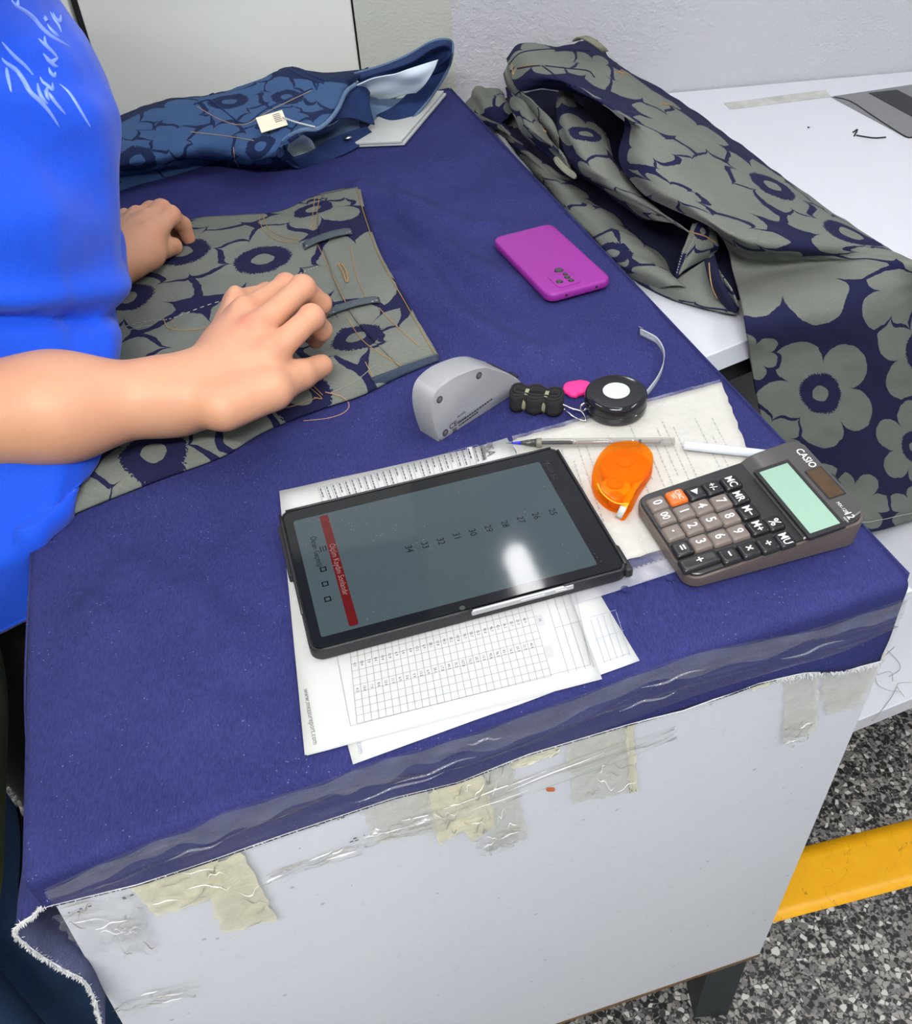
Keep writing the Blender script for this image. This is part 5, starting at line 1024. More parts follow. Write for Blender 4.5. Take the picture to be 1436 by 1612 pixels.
opx = [(987, 692), (1004, 693), (1018, 699), (1027, 710), (1029, 722), (1026, 735), (1017, 752), (1006, 774), (999, 792), (993, 806), (984, 808), (976, 808), (966, 806), (952, 796), (940, 780), (934, 764), (932, 746), (937, 727), (945, 712), (958, 699), (972, 694)]
zz_ = .018; op = np.array([P(x, y, zz_ if y < 740 else zz_ - (y - 740) / 68 * .013) for x, y in opx]); op = crom(np.concatenate([op, op[:1]]), 70)[:-1]; cc_ = op.mean(0)
def oring(s, z): r = cc_ + (op - cc_) * s; r[:, 2] = TZ + z; return r
b = NB('orange_clear'); tr = b.new('ShaderNodeBsdfTransparent'); tr.inputs[0].default_value = (1.0, .62, .12, 1); b.base((1.0, .26, .0, 1)); b.set(rough=.12); mx = b.new('ShaderNodeMixShader'); mx.inputs[0].default_value = .2; b.link(tr.outputs[0], mx.inputs[1]); b.link(b.b.outputs[0], mx.inputs[2]); b.link(mx.outputs[0], b.out.inputs[0]); M_or = b.m
rings = [oring(s, z) for s, z in ((.95, .004), (1.0, .0055), (1.0, .0105), (.985, .0108), (.985, .0114), (1.0, .0117), (1.0, .0160), (.96, .018), (.90, .0184))]; n = len(op); v = np.concatenate(rings); f = []
for i in range(len(rings) - 1): f += [(i * n + k, i * n + (k + 1) % n, (i + 1) * n + (k + 1) % n, (i + 1) * n + k) for k in range(n)]
f += [tuple(range(n - 1, -1, -1)), tuple(range((len(rings) - 1) * n, len(rings) * n))]
sh_ = mesh('shell', v, f, M_or, ct); bm = bmesh.new(); bm.from_mesh(sh_.data); bmesh.ops.recalc_face_normals(bm, faces=bm.faces); bm.to_mesh(sh_.data); bm.free(); autosmooth(sh_, .6)
M_o1 = plain('orange_spool', (.95, .20, .0), .4); M_o2 = plain('yellow_orange_spool', (1.0, .42, .02), .4)
def disc(name, px, r, z0_, z1_, mat, hole=0.0):
    p_ = P(*px, zz_); v, f = lathe([(r, z0_), (r, z1_ - .0006), (r - .0006, z1_), (max(hole, .002), z1_ - .0004)], 40); return mesh(name, v + A3(p_[0], p_[1], TZ), f, mat, ct, True)
disc('tape_spool', (985, 728), .0215, .006, .0150, M_o1); disc('spool_hub', (984, 722), .008, .0150, .0168, M_o1)
disc('take_up_spool', (970, 760), .0125, .006, .0140, M_o2); disc('take_up_hub', (969, 756), .0075, .014, .0166, M_o1); disc('guide_roller', (970, 777), .006, .006, .0160, M_o1)
tpw = crom([P(1010, 752, .012), P(998, 768, .012), P(985, 792, .0165), P(979, 806, .0145), P(973, 818, .007)], 20); sd = nrm(np.cross(tpw[-1] - tpw[0], A3(0, 0, 1))) * .0028
g = np.array([tpw[:15] - sd, tpw[:15] + sd]); sheet('inner_tape', g, M_o2, ct, .0006); g = np.array([tpw[12:] - sd, tpw[12:] + sd]) + A3(0, 0, .002); o = sheet('white_tape_tip', g, M_paper, ct, .0008)
mb = MB(); e0_ = P(977, 806, .010); e1_ = P(990, 808, .010); ed_ = nrm(P(980, 820, .006) - P(984, 800, .006)); mb.prism([P(975, 804, .004), P(992, 806, .004), P(982, 820, .004), P(977, 820, .004)], [P(975, 804, .011), P(992, 806, .011), P(983, 818, .005), P(977, 818, .005)]); mb.obj('applicator_tip', M_or, ct, bev=.0008)
mb = MB(); mb.tube(crom([P(941, 762, .0188), P(948, 776, .0188), P(962, 788, .0188), P(975, 793, .0186), P(986, 793, .018)], 24), .0006, 6); mb.obj('moulded_rib', M_o2, ct)

# ------------------------------------------------------------------ calculator
ca = thing('calculator', 'dark taupe desk calculator with grey and black keys and a blank display', 'calculator')
cq = [P(1012, 785, .018), P(1262, 700, .033), P(1358, 815, .033), P(1075, 910, .018)]; ce = sum(cq) / 4; cx_ = nrm((cq[1] + cq[2]) / 2 - (cq[0] + cq[3]) / 2); CL, CW = 0.152, 0.1005
Fc0 = Frame(A3(ce[0], ce[1], TZ + .004), cx_ * A3(1, 1, 0)); tilt = math.atan2(.015, .147); Fc = Frame(Fc0(0, 0, .0225), Fc0.x * math.cos(tilt) + Fc0.z * math.sin(tilt), z=Fc0.z * math.cos(tilt) - Fc0.x * math.sin(tilt))
M_taupe = plain('taupe_plastic', lin(92, 82, 76), .4, var=.03); M_cblk = plain('calculator_black', lin(38, 38, 40), .32, var=.05); M_chead = plain('calculator_grey', lin(78, 76, 76), .3, metal=.2, var=.03); M_key = plain('taupe_key', lin(112, 102, 96), .35, var=.03); M_kb = plain('black_key', lin(26, 26, 28), .28); M_ko = plain('orange_key', lin(214, 104, 36), .35, var=.03); M_kw = plain('key_print', lin(228, 228, 224), .6, var=.01)
# lower shell: wedge standing on the cloth, its top follows the tilted face
ol = lambda d: rrect(CL + d, CW + d, .012)
r0 = [Fc0(x, y, 0.0) for x, y in ol(-.006)]; r1 = [Fc0(x, y, .003) for x, y in ol(-.001)]; r2 = [Fc(x, y, -.0055) for x, y in ol(.001)]; r3 = [Fc(x, y, -.0028) for x, y in ol(.0005)]; r4 = [Fc(x, y, -.0022) for x, y in ol(-.002)]
n = len(r0); v = r0 + r1 + r2 + r3 + r4; f = []
for i in range(4): f += [(i * n + k, i * n + (k + 1) % n, (i + 1) * n + (k + 1) % n, (i + 1) * n + k) for k in range(n)]
f += [tuple(range(n - 1, -1, -1)), tuple(range(4 * n, 5 * n))]; autosmooth(mesh('lower_shell', v, f, M_taupe, ca), .6)
v, f = lay(Fc, [(-.003, -.0024), (-.003, -.0002), (-.0042, .0004)], lambda d: rrect(CL + d, CW + d, .0105)); autosmooth(mesh('key_plate', v, f, M_cblk, ca), .5)
CLX = lambda px, z=0.0: on_plane(*px, Fc.o, Fc.z)
lx_ = lambda px: ((CLX(px) - Fc.o) @ Fc.x, (CLX(px) - Fc.o) @ Fc.y)
# head with the display: slightly raised grey hood
hx0 = (lx_((1185, 735))[0] + lx_((1263, 862))[0]) / 2
hood = [(hx0, -CW/2 + .001), (CL/2 - .012, -CW/2 + .001), (CL/2 - .004, -CW/2 + .004), (CL/2 - .0015, -CW/2 + .012), (CL/2 - .0015, CW/2 - .012), (CL/2 - .004, CW/2 - .004), (CL/2 - .012, CW/2 - .001), (hx0, CW/2 - .001)]
mb = MB(); 
bot = [Fc(x, y, 0) for x, y in hood]; topz = lambda x: .0004 + .0052 * min(1, max(0, (x - hx0) / .012)); topv = [Fc(x, y, topz(x)) for x, y in hood]
v, f = [], []; secs = [(0, .0004), (.006, .0036), (.013, .0052), (CL/2 - .0015 - hx0 - .012, .0062), (CL/2 - .0015 - hx0 - .004, .0062), (CL/2 - .0015 - hx0, .0048)]
for k, (dx, z) in enumerate(secs):
    w = CW/2 - .001 - (0 if k < 3 else (0, .0025, .008)[k - 3]); v += [Fc(hx0 + dx, -w, -.001), Fc(hx0 + dx, -w, z - .0008), Fc(hx0 + dx, -w + .0012, z), Fc(hx0 + dx, w - .0012, z), Fc(hx0 + dx, w, z - .0008), Fc(hx0 + dx, w, -.001)]
for i in range(len(secs) - 1): f += [(i * 6 + k, i * 6 + k + 1, i * 6 + 7 + k, i * 6 + 6 + k) for k in range(5)]
f += [tuple(range(5, -1, -1)), tuple(range(30, 36))]; hd_ = mesh('display_hood', v, f, M_chead, ca); bm = bmesh.new(); bm.from_mesh(hd_.data); bmesh.ops.recalc_face_normals(bm, faces=bm.faces); bm.to_mesh(hd_.data); bm.free(); autosmooth(hd_, .5)
Fh = Frame(Fc(0, 0, .0058), Fc.x, z=Fc.z)
hl = lambda px: ((on_plane(*px, Fh.o, Fh.z) - Fh.o) @ Fh.x, (on_plane(*px, Fh.o, Fh.z) - Fh.o) @ Fh.y)
def hrect(p0, p1, p2, p3): a = np.array([hl(p) for p in (p0, p1, p2, p3)]); return a[[0, 3], 0].mean(), a[[1, 2], 0].mean(), a[[2, 3], 1].mean(), a[[0, 1], 1].mean()
dx0, dx1, dy0, dy1 = hrect((1203, 744), (1245, 727), (1314, 825), (1270, 846))
FR_ = lambda xa, xb, ya, yb, z, r=.001: [Fh((xa + xb) / 2 + x, (ya + yb) / 2 + y, z) for x, y in rrect(xb - xa, yb - ya, r, 3)]
def slab(name, xa, xb, ya, yb, z0_, z1_, mat, parent, r=.001): mb = MB(); mb.prism(FR_(xa, xb, ya, yb, z0_, r), FR_(xa, xb, ya, yb, z1_, r)); return mb.obj(name, mat, parent)
bz = slab('display_bezel', dx0 - .003, dx1 + .003, dy0 - .004, dy1 + .004, -.002, .0008, M_cblk, ca)
b = NB('display_lcd'); b.base(b.mix(b.noise(6, 2.0, b.pos()), lin(136, 170, 152), lin(150, 182, 164))); b.set(rough=.08); slab('display', dx0, dx1, dy0, dy1, 0, .0011, b.m, bz, .0006)
sx0, sx1, sy0, sy1 = hrect((1273, 742), (1296, 735), (1324, 777), (1303, 788)); sz = slab('solar_panel', sx0, sx1, sy0, sy1, -.001, .0008, plain('solar_brown', lin(74, 58, 40), .12, var=.3, nscale=150), ca, .0008); slab('panel_rim', sx0 - .0012, sx1 + .0012, sy0 - .0012, sy1 + .0012, -.001, .0006, M_cblk, sz)
mb = MB(); HX = lambda px: on_plane(*px, Fh.o + Fh.z * .0009, Fh.z)
put_text(mb, 'CASIO', .0088, HX((1269, 721)), -Fh.y, Fh.x, sx=.98, bold=True); put_text(mb, '12', .0082, HX((1337, 811)), -Fh.y, Fh.x, bold=True); put_text(mb, 'MX-12B', .0040, HX((1326, 799)), -Fh.y, Fh.x); put_text(mb, 'DIGITS', .0020, HX((1332, 818)), -Fh.y, Fh.x); mb.obj('lettering', M_kw, ca)
mb = MB(); mb.box(Fc(CL/2 - .001, -.01, .001), Fc.x * .002, Fc.y * .012, Fc.z * .002); mb.obj('rear_grip', M_cblk, ca)
# keys
KEYS = [('0', (1035, 791), 'k'), ('C/AC', (1065, 780), 'o'), ('▶', (1095, 774), 'b'), ('+/-', (1122, 766), 'b'), ('MC', (1151, 758), 'b'),
        ('00', (1047, 812), 'k'), ('1', (1077, 804), 'k'), ('4', (1105, 796), 'k'), ('7', (1135, 788), 'k'), ('MR', (1163, 781), 'b'),
        ('·', (1060, 836), 'k'), ('2', (1090, 827), 'k'), ('5', (1119, 818), 'k'), ('8', (1148, 812), 'k'), ('M−', (1178, 804), 'b'),
        ('=', (1074, 862), 'b'), ('3', (1103, 852), 'k'), ('6', (1133, 844), 'k'), ('9', (1162, 836), 'k'), ('M+', (1193, 828), 'b'), ('%', (1219, 822), 's'),
        ('+', (1101, 881), 'w'), ('−', (1148, 872), 'b'), ('×', (1179, 863), 'b'), ('÷', (1209, 855), 'b'), ('MU', (1236, 848), 's')]
kz = .0040
for s_, px, kd in KEYS:
    p_ = on_plane(*px, Fc.o + Fc.z * kz, Fc.z); x, y = (p_ - Fc.o) @ Fc.x, (p_ - Fc.o) @ Fc.y
    kl, kw = {'w': (.0335, .0140), 's': (.0125, .0150)}.get(kd, (.0150, .0160)); m_ = {'k': M_key, 'o': M_ko}.get(kd, M_kb)
    if kd == 'w': x += 0.0
    Fk = Frame(Fc(x, y, 0), Fc.x, z=Fc.z)
    mb = MB(); v, f = lay(Fk, [(.0022, .0002), (.0016, .0026), (0, .0036), (-.0014, kz), (-.005, kz - .0002)], lambda d: rrect(kl * .9 + d, kw * .84 + d, .0024, 4)); o = mesh('key', v, f, m_, ca); autosmooth(o, .7)
    t = MB(); pt = Fk(0, 0, kz + .0002); xd, yd = -Fc.y, Fc.x
    if s_ == '▶': t.add([pt + xd * .0035, pt - xd * .0028 + yd * .0032, pt - xd * .0028 - yd * .0032], [(0, 1, 2)])
    elif s_ == '·': v2, f2 = lathe([(.0009, 0), (.0009, .0002)], 10); t.add(v2 + pt, f2)
    elif s_ == 'C/AC': put_text(t, s_, .0058, pt + yd * .0022, xd, yd, sx=.8); t.quad(pt - xd * .004 - yd * .0012, pt + xd * .004 - yd * .0012, pt + xd * .004 - yd * .0008, pt - xd * .004 - yd * .0008); put_text(t, 'ON', .0032, pt - yd * .003, xd, yd)
    else: put_text(t, s_, {1: .0115, 2: .0095, 3: .0085}.get(len(s_), .008), pt, xd, yd, sx=.88, bold=True)
    t.obj('legend', M_kw, o)

# ------------------------------------------------------------------ people: one continuous skin surface grown from a distance field
def sd_cap(p, a, b, ra, rb):    # tapered capsule
    ab = b - a; t = np.clip(((p - a) @ ab) / (ab @ ab), 0, 1); return np.linalg.norm(p - a - t[:, None] * ab, axis=1) - (ra + (rb - ra) * t)
def sd_ell(p, c, ax, r):        # ellipsoid with axes as rows of ax
    q = (p - c) @ np.array(ax).T / np.array(r); k = np.linalg.norm(q, axis=1); k2 = np.linalg.norm(q / np.array(r), axis=1) + 1e-9; return k * (k - 1) / k2
def smin(a, b, k): h = np.clip(0.5 + 0.5 * (b - a) / k, 0, 1); return b + (a - b) * h - k * h * (1 - h)
def chain(p, pts, rad, k):
    d = None
    for i in range(len(pts) - 1):
        e = sd_cap(p, pts[i], pts[i + 1], rad[i], rad[i + 1]); d = e if d is None else smin(d, e, k)
    return d
def surface_nets(fn, lo, hi, h):
    lo = np.asarray(lo, float); n = np.ceil((np.asarray(hi) - lo) / h).astype(int) + 1
    st = 5; ax = [lo[i] + h * np.arange(n[i]) for i in range(3)]
    cx = [a[::st] for a in ax]; cg = np.stack(np.meshgrid(*cx, indexing='ij'), -1).reshape(-1, 3)
    cd_ = np.concatenate([fn(c) for c in np.array_split(cg, max(1, len(cg) // 200000))]).reshape([len(c) for c in cx])
    full = np.repeat(np.repeat(np.repeat(cd_, st, 0), st, 1), st, 2)[:n[0], :n[1], :n[2]].astype(np.float32)
    act = np.abs(full) < h * st * 2.4; idx = np.argwhere(act); pts = lo + idx * h
    full[act] = np.concatenate([fn(c) for c in np.array_split(pts, max(1, len(pts) // 200000))])
    sg = full < 0; cnt = np.zeros(n - 1, np.int8)
    for dx in (0, 1):
        for dy in (0, 1):
            for dz in (0, 1): cnt += sg[dx:n[0] - 1 + dx, dy:n[1] - 1 + dy, dz:n[2] - 1 + dz]
    cell = (cnt > 0) & (cnt < 8); ci = np.argwhere(cell); vid = np.full(n - 1, -1, int); vid[tuple(ci.T)] = np.arange(len(ci))
    acc = np.zeros((len(ci), 3)); w = np.zeros(len(ci)); cor = [(a, b, c) for a in (0, 1) for b in (0, 1) for c in (0, 1)]
    for i, a in enumerate(cor):
        for b in cor[i + 1:]:
            if sum(abs(x - y) for x, y in zip(a, b)) != 1: continue
            da = full[tuple((ci + a).T)]; db = full[tuple((ci + b).T)]; m = (da < 0) != (db < 0); t = np.where(m, da / np.where(m, da - db, 1), 0)
            acc += m[:, None] * (np.array(a) + t[:, None] * (np.array(b) - np.array(a))); w += m
    V = lo + (ci + acc / w[:, None]) * h; Fq = []
    for d in range(3):
        e, g = [(1, 2), (2, 0), (0, 1)][d]; s0 = [slice(None)] * 3; s1 = [slice(None)] * 3; s0[d] = slice(0, n[d] - 1); s1[d] = slice(1, n[d])
        A, B = sg[tuple(s0)], sg[tuple(s1)]; ch = np.argwhere(A != B); ch = ch[(ch[:, e] > 0) & (ch[:, g] > 0) & (ch[:, e] < n[e] - 1) & (ch[:, g] < n[g] - 1)]
        if not len(ch): continue
        o = np.zeros(3, int); oe = o.copy(); oe[e] = 1; og = o.copy(); og[g] = 1
        q = np.stack([vid[tuple((ch - oe - og).T)], vid[tuple((ch - og).T)], vid[tuple(ch.T)], vid[tuple((ch - oe).T)]], 1)
        fl = A[tuple(ch.T)]; q[~fl] = q[~fl][:, ::-1]; Fq.append(q)
    return V, np.concatenate(Fq)
def np_mesh(name, V, Fq, mat, parent=None, blush=None):
    me = D.meshes.new(name); me.vertices.add(len(V)); me.vertices.foreach_set('co', V.astype(np.float32).ravel()); me.loops.add(Fq.size); me.loops.foreach_set('vertex_index', Fq.astype(np.int32).ravel())
    me.polygons.add(len(Fq)); me.polygons.foreach_set('loop_start', np.arange(0, Fq.size, 4, dtype=np.int32)); me.polygons.foreach_set('use_smooth', [True] * len(Fq)); me.update(calc_edges=True); me.validate()
    if blush is not None:
        a = me.attributes.new('blush', 'FLOAT', 'POINT'); a.data.foreach_set('value', blush.astype(np.float32))
    o = D.objects.new(name, me); COL.objects.link(o); me.materials.append(mat); o.parent = parent; return o
b = NB('skin'); pz = b.pos(); n1 = b.noise(35, 4.0, pz, rough=.6); n2 = b.noise(9, 3.0, pz); b.base(b.mix(n1, b.mix(n2, lin(192, 134, 103), lin(202, 147, 114)), lin(208, 158, 127)))
at_ = b.new('ShaderNodeAttribute'); at_.attribute_name = 'blush'; lk = b.b.inputs['Base Color'].links[0].from_socket; b.base(b.mix(b.math('MULTIPLY', at_.outputs['Fac'], .5), lk, lin(200, 108, 92))); b.set(rough=.48, spec=.35, sss=.12)
b.b.inputs['Subsurface Radius'].default_value = (.010, .004, .002); b.b.inputs['Subsurface Scale'].default_value = .6
cr = b.noise(260, 3.0, pz); b.bump(b.math('ADD', cr, b.math('MULTIPLY', b.noise(60, 3.0, pz), 1.5)), .25, .0008); M_skin = b.m
J = lambda *q: [P(*x) for x in q]
# right hand (near): wrist, palm, thumb and fingers curled over the cloth
WR = P(322, 618, .062); EL = A3(*P(-165, 668, .10)); SHR = A3(-.56, .72, TZ + .43)
mcp = J((424, 560, .078), (404, 520, .090), (386, 492, .092), (374, 474, .082)); pip = J((490, 500, .090), (476, 454, .098), (450, 450, .086), (420, 462, .070)); dip = J((507, 520, .066), (506, 478, .072), (486, 466, .064), (450, 462, .055)); tip = J((497, 536, .046), (500, 500, .048), (490, 490, .044), (458, 482, .040))
thb = J((352, 640, .066), (428, 614, .062), (474, 590, .052), (506, 576, .044))
nd = lambda v: v / np.linalg.norm(v)
def hand(p, W_, mcp, pip, dip, tip, thb, s=1.0, up=A3(0, 0, 1)):
    palm = None
    for i in range(4):
        e = sd_cap(p, W_ + (mcp[i] - W_) * .14, mcp[i] + (W_ - mcp[i]) * .06, .0195 * s, (.0155, .0155, .0145, .0130)[i] * s); palm = e if palm is None else smin(palm, e, .014)
    c = W_ * .48 + (mcp[1] + mcp[2]) * .26 - up * .008; ax = nd((mcp[1] + mcp[2]) / 2 - W_); sd_ = nd(np.cross(up, ax)); u2 = np.cross(ax, sd_)
    palm = smin(palm, sd_ell(p, c, [ax, sd_, u2], (.046 * s, .038 * s, .020 * s)), .014)
    th = chain(p, thb, [.0190 * s, .0160 * s, .0130 * s, .0108 * s], .006); palm = smin(palm, sd_cap(p, thb[0], thb[1], .019 * s, .0150 * s), .016)
    for i in range(4):
        a_ = W_ + (mcp[i] - W_) * .50 + up * .0135 * s; palm = smin(palm, sd_cap(p, a_, mcp[i] + up * .0115 * s, .0022, .0042 * s), .006)
    palm = smin(palm, th, .010); fg = None
    for i in range(4):
        r = (.0102, .0105, .0100, .0088)[i] * s; d = chain(p, [mcp[i], pip[i], dip[i], tip[i]], [r * 1.28, r * 1.06, r * .92, r * .80], .004)
        d = smin(d, np.linalg.norm(p - pip[i] - nd(pip[i] - (mcp[i] + dip[i]) / 2) * .0012, axis=1) - r * 1.08, .005); fg = d if fg is None else smin(fg, d, .0018)
    return smin(palm, fg, .009)
def right_arm(p):
    d = hand(p, WR, mcp, pip, dip, tip, thb, 1.06)
    fa = chain(p, [WR + (mcp[1] - WR) * .10, WR + (EL - WR) * .10, WR + (EL - WR) * .5, EL], [.0280, .0305, .0440, .0490], .03)
    q = smin(d, fa, .022); return smin(q, sd_cap(p, EL, SHR, .047, .056), .03)
WL = P(148, 432, .055); EL2 = A3(-.66, 1.12, TZ + .14); SHL = A3(-.47, 1.13, TZ + .43)
mcpL = J((236, 372, .060), (232, 352, .064), (218, 345, .060), (200, 348, .050)); pipL = J((268, 340, .062), (254, 331, .066), (238, 333, .060), (222, 340, .045)); dipL = J((288, 354, .040), (272, 350, .040), (256, 350, .034), (238, 352, .026)); tipL = J((297, 376, .020), (280, 366, .022), (264, 364, .022), (248, 362, .020)); thbL = J((186, 418, .046), (234, 398, .044), (257, 388, .036), (273, 388, .028))
def left_arm(p):
    d = hand(p, WL, mcpL, pipL, dipL, tipL, thbL, 1.04)
    fa = chain(p, [WL, WL + (EL2 - WL) * .3, EL2], [.027, .034, .044], .03); q = smin(d, fa, .02); return smin(q, sd_cap(p, EL2, SHL, .044, .054), .03)
def head_fn(hc, fx, s=1.0):     # skull, jaw, face with nose, brow, lips, eyes, ears, neck; fx = facing direction
    fx = nd(fx); sx_ = np.cross(A3(0, 0, 1), fx); uz = A3(0, 0, 1); ax = [fx, sx_, uz]; L = lambda a, b_, c: hc + fx * a * s + sx_ * b_ * s + uz * c * s
    def fn(p):
        d = sd_ell(p, L(-.008, 0, .03), ax, (.095 * s, .076 * s, .10 * s)); d = smin(d, sd_ell(p, L(.03, 0, -.045), ax, (.062 * s, .056 * s, .07 * s)), .03)
        d = smin(d, sd_cap(p, L(.088, 0, .01), L(.108, 0, -.028), .009 * s, .014 * s), .012); d = smin(d, sd_cap(p, L(.082, -.035, .024), L(.082, .035, .024), .010 * s, .010 * s), .012)
        d = smin(d, sd_cap(p, L(.084, -.02, -.062), L(.084, .02, -.062), .0075 * s, .0075 * s), .006); d = smin(d, sd_ell(p, L(.075, 0, -.098), ax, (.02 * s, .024 * s, .018 * s)), .02)
        for sg in (-1, 1): d = np.maximum(d, -(np.linalg.norm(p - L(.098, .032 * sg, .004), axis=1) - .014 * s)); d = smin(d, np.linalg.norm(p - L(.076, .032 * sg, .003), axis=1) - .0135 * s, .002); d = smin(d, sd_ell(p, L(-.005, .078 * sg, -.005), ax, (.018 * s, .008 * s, .03 * s)), .006)
        return smin(d, sd_cap(p, L(-.02, 0, -.05), L(-.05, 0, -.21), .052 * s, .060 * s), .03)
    return fn
BD = nrm(A3(.97, .24, 0)); SDv = np.cross(A3(0, 0, 1), BD)          # the woman's facing and her left
wm = thing('person', 'woman in a bright blue T-shirt leaning over the table, hands on printed trousers', 'person')
HEAD = A3(-.40, .98, TZ + .70); hf = head_fn(HEAD, BD)
parts_ = [surface_nets(right_arm, (-.74, .58, TZ - .03), (-.07, .98, TZ + .52), .0026), surface_nets(left_arm, (-.74, .95, TZ - .02), (-.19, 1.30, TZ + .52), .0026), surface_nets(hf, HEAD - .16 - A3(0, 0, .10), HEAD + .16, .005)]
Vs, Fs, off_ = [], [], 0
for V_, F_ in parts_: Vs.append(V_); Fs.append(F_ + off_); off_ += len(V_)
Va = np.concatenate(Vs); bl = np.zeros(len(Va))
for q_, r_, k_ in [(q, .010, .7) for q in mcp[:3] + mcpL[:3]] + [(q, .009, .6) for q in pip + pipL] + [(q, .008, .6) for q in tip + tipL + [thb[3], thbL[3]]] + [(P(388, 505, .104), .008, 1.0), (P(408, 538, .098), .006, .7)]: bl = np.maximum(bl, k_ * np.exp(-(np.linalg.norm(Va - q_, axis=1) / (r_ * 1.4)) ** 2))
skin = np_mesh('body', Va, np.concatenate(Fs), M_skin, wm, bl)
# ring on the left ring finger
mb = MB(); rp = P(211, 352, .062); ra = nd(pipL[2] - mcpL[2]); rx = nd(np.cross(ra, A3(0, 0, 1))); ry = np.cross(rx, ra)
mb.tube([mcpL[3] * .35 + pipL[3] * .65 + (rx * math.cos(t) + ry * math.sin(t)) * .0108 for t in np.linspace(0, 6.283, 24, endpoint=False)], .0013, 6, closed=True); mb.obj('ring', plain('gold', lin(190, 160, 96), .25, metal=1.0), wm)
mb = MB(); rs = P(211, 349, .058); mb.box(rs - A3(.0035, .0025, 0), (.007, 0, 0), (0, .005, 0), (0, 0, .006)); mb.obj('ring_stone', plain('ring_stone', lin(150, 142, 110), .2, metal=.6), wm, bev=.001)
# finger nails
def nail(tp, dp, upv, s=1.0):
    d = nd(tp - dp); u = nd(upv - d * (upv @ d)); x = np.cross(d, u); g = np.array([[tp + d * (.004 - .010 * t) * s + x * w * .0055 * s + u * (.0086 * s - .0016 * abs(w) ** 2 * s) for w in np.linspace(-1, 1, 7)] for t in np.linspace(0, 1, 6)])
    return sheet('nail', g, plain('nail_pink', lin(226, 178, 160), .3), wm, .0006)
nail(thb[3], thb[2], A3(.2, .5, .9), 1.0); nail(thbL[3], thbL[2], A3(.6, -.5, .4), .9); nail(tipL[0], dipL[0], A3(1, .1, .3), .8)

# --- shirt: rings fitted so that its front meets the outline seen in the photograph
sil = np.array([(-400, -10), (-100, 40), (0, 78), (65, 120), (140, 160), (215, 179), (290, 181), (400, 184), (480, 190), (500, 186), (570, 178), (640, 150), (730, 100), (815, 66), (858, 51), (910, 48), (1000, 46)], float)
def torso_rings(spec, nth, bd, fit=None):
    th = np.arange(nth) * 2 * math.pi / nth; out = []
    sdv = np.cross(A3(0, 0, 1), bd)
    for (z, cx_, cy_, af, ab, bw) in spec:
        e = float(np.interp(z, [.03, .2], [3.6, 2.4])); c, s = np.cos(th), np.sin(th); rx_ = np.sign(c) * np.abs(c) ** (2 / e) * np.where(c > 0, af, ab); ry_ = np.sign(s) * np.abs(s) ** (2 / e) * bw; ce = A3(cx_, cy_, TZ + z)
        for _ in range(12 if fit is not None else 0):
            pt = ce + rx_[:, None] * bd + ry_[:, None] * sdv; pj = proj(pt); k = np.argmax(pj[:, 0]); tgt = np.interp(pj[k, 1], fit[:, 0], fit[:, 1]); dist = (pt[k] - CAM) @ R[:, 2] if False else np.dot(pt[k] - CAM, np.array([R[i, 2] for i in range(3)])); ce = ce + A3(1, 0, 0) * (tgt - pj[k, 0]) * dist / FPX * .8
        out.append(ce + rx_[:, None] * bd + ry_[:, None] * sdv)
    return np.array(out)
zs = np.linspace(-.072, .46, 130); spec = []
for z in zs:
    spec.append((z, -.5, float(np.interp(z, [-.16, 0, .12, .46], [.79, .79, .90, .96])), float(np.interp(z, [-.16, -.02, .08, .18, .28, .36, .46], [.14, .155, .17, .165, .175, .16, .11])), float(np.interp(z, [-.16, .1, .46], [.13, .12, .09])), float(np.interp(z, [-.16, 0, .15, .3, .42, .46], [.245, .25, .20, .19, .19, .165]))))
RG = torso_rings(spec, 160, BD, sil)
k0_ = int(np.argmax(zs >= .004))
for k in range(k0_): RG[k] += (RG[k0_].mean(0) - RG[k].mean(0)) * A3(1, 1, 0)
# keep the spine smooth
ctr = RG.mean(1); sm_ = ctr.copy()
for _ in range(3): sm_[1:-1] = (sm_[:-2] + 2 * sm_[1:-1] + sm_[2:]) / 4
RG = RG + (sm_ - ctr)[:, None]
nrmR = np.cross(np.roll(RG, -1, 1) - np.roll(RG, 1, 1), np.gradient(RG, axis=0)); nrmR /= np.linalg.norm(nrmR, axis=2)[..., None] + 1e-9
if np.mean(np.sum(nrmR * (RG - RG.mean(1, keepdims=True)), 2)) < 0: nrmR = -nrmR
TH = np.arange(160) * 2 * math.pi / 160; TT_, ZZ_ = np.meshgrid(TH, zs); sw = np.where(TT_ > math.pi, TT_ - 2 * math.pi, TT_)
dsp = np.zeros_like(TT_)
cz = .080 + .055 * np.clip(-sw, 0, 1.6); dsp -= .014 * np.exp(-((ZZ_ - cz) / .007) ** 2) * (np.cos(sw) > -.2); dsp += .010 * np.exp(-((ZZ_ - cz - .018) / .012) ** 2) * (np.cos(sw) > -.2)
dsp += .006 * vnoise(np.stack([np.cos(TT_) * 3, np.sin(TT_) * 3, ZZ_ * 7], -1), 5) + .0025 * vnoise(np.stack([np.cos(TT_) * 8, np.sin(TT_) * 8, ZZ_ * 12], -1), 6)
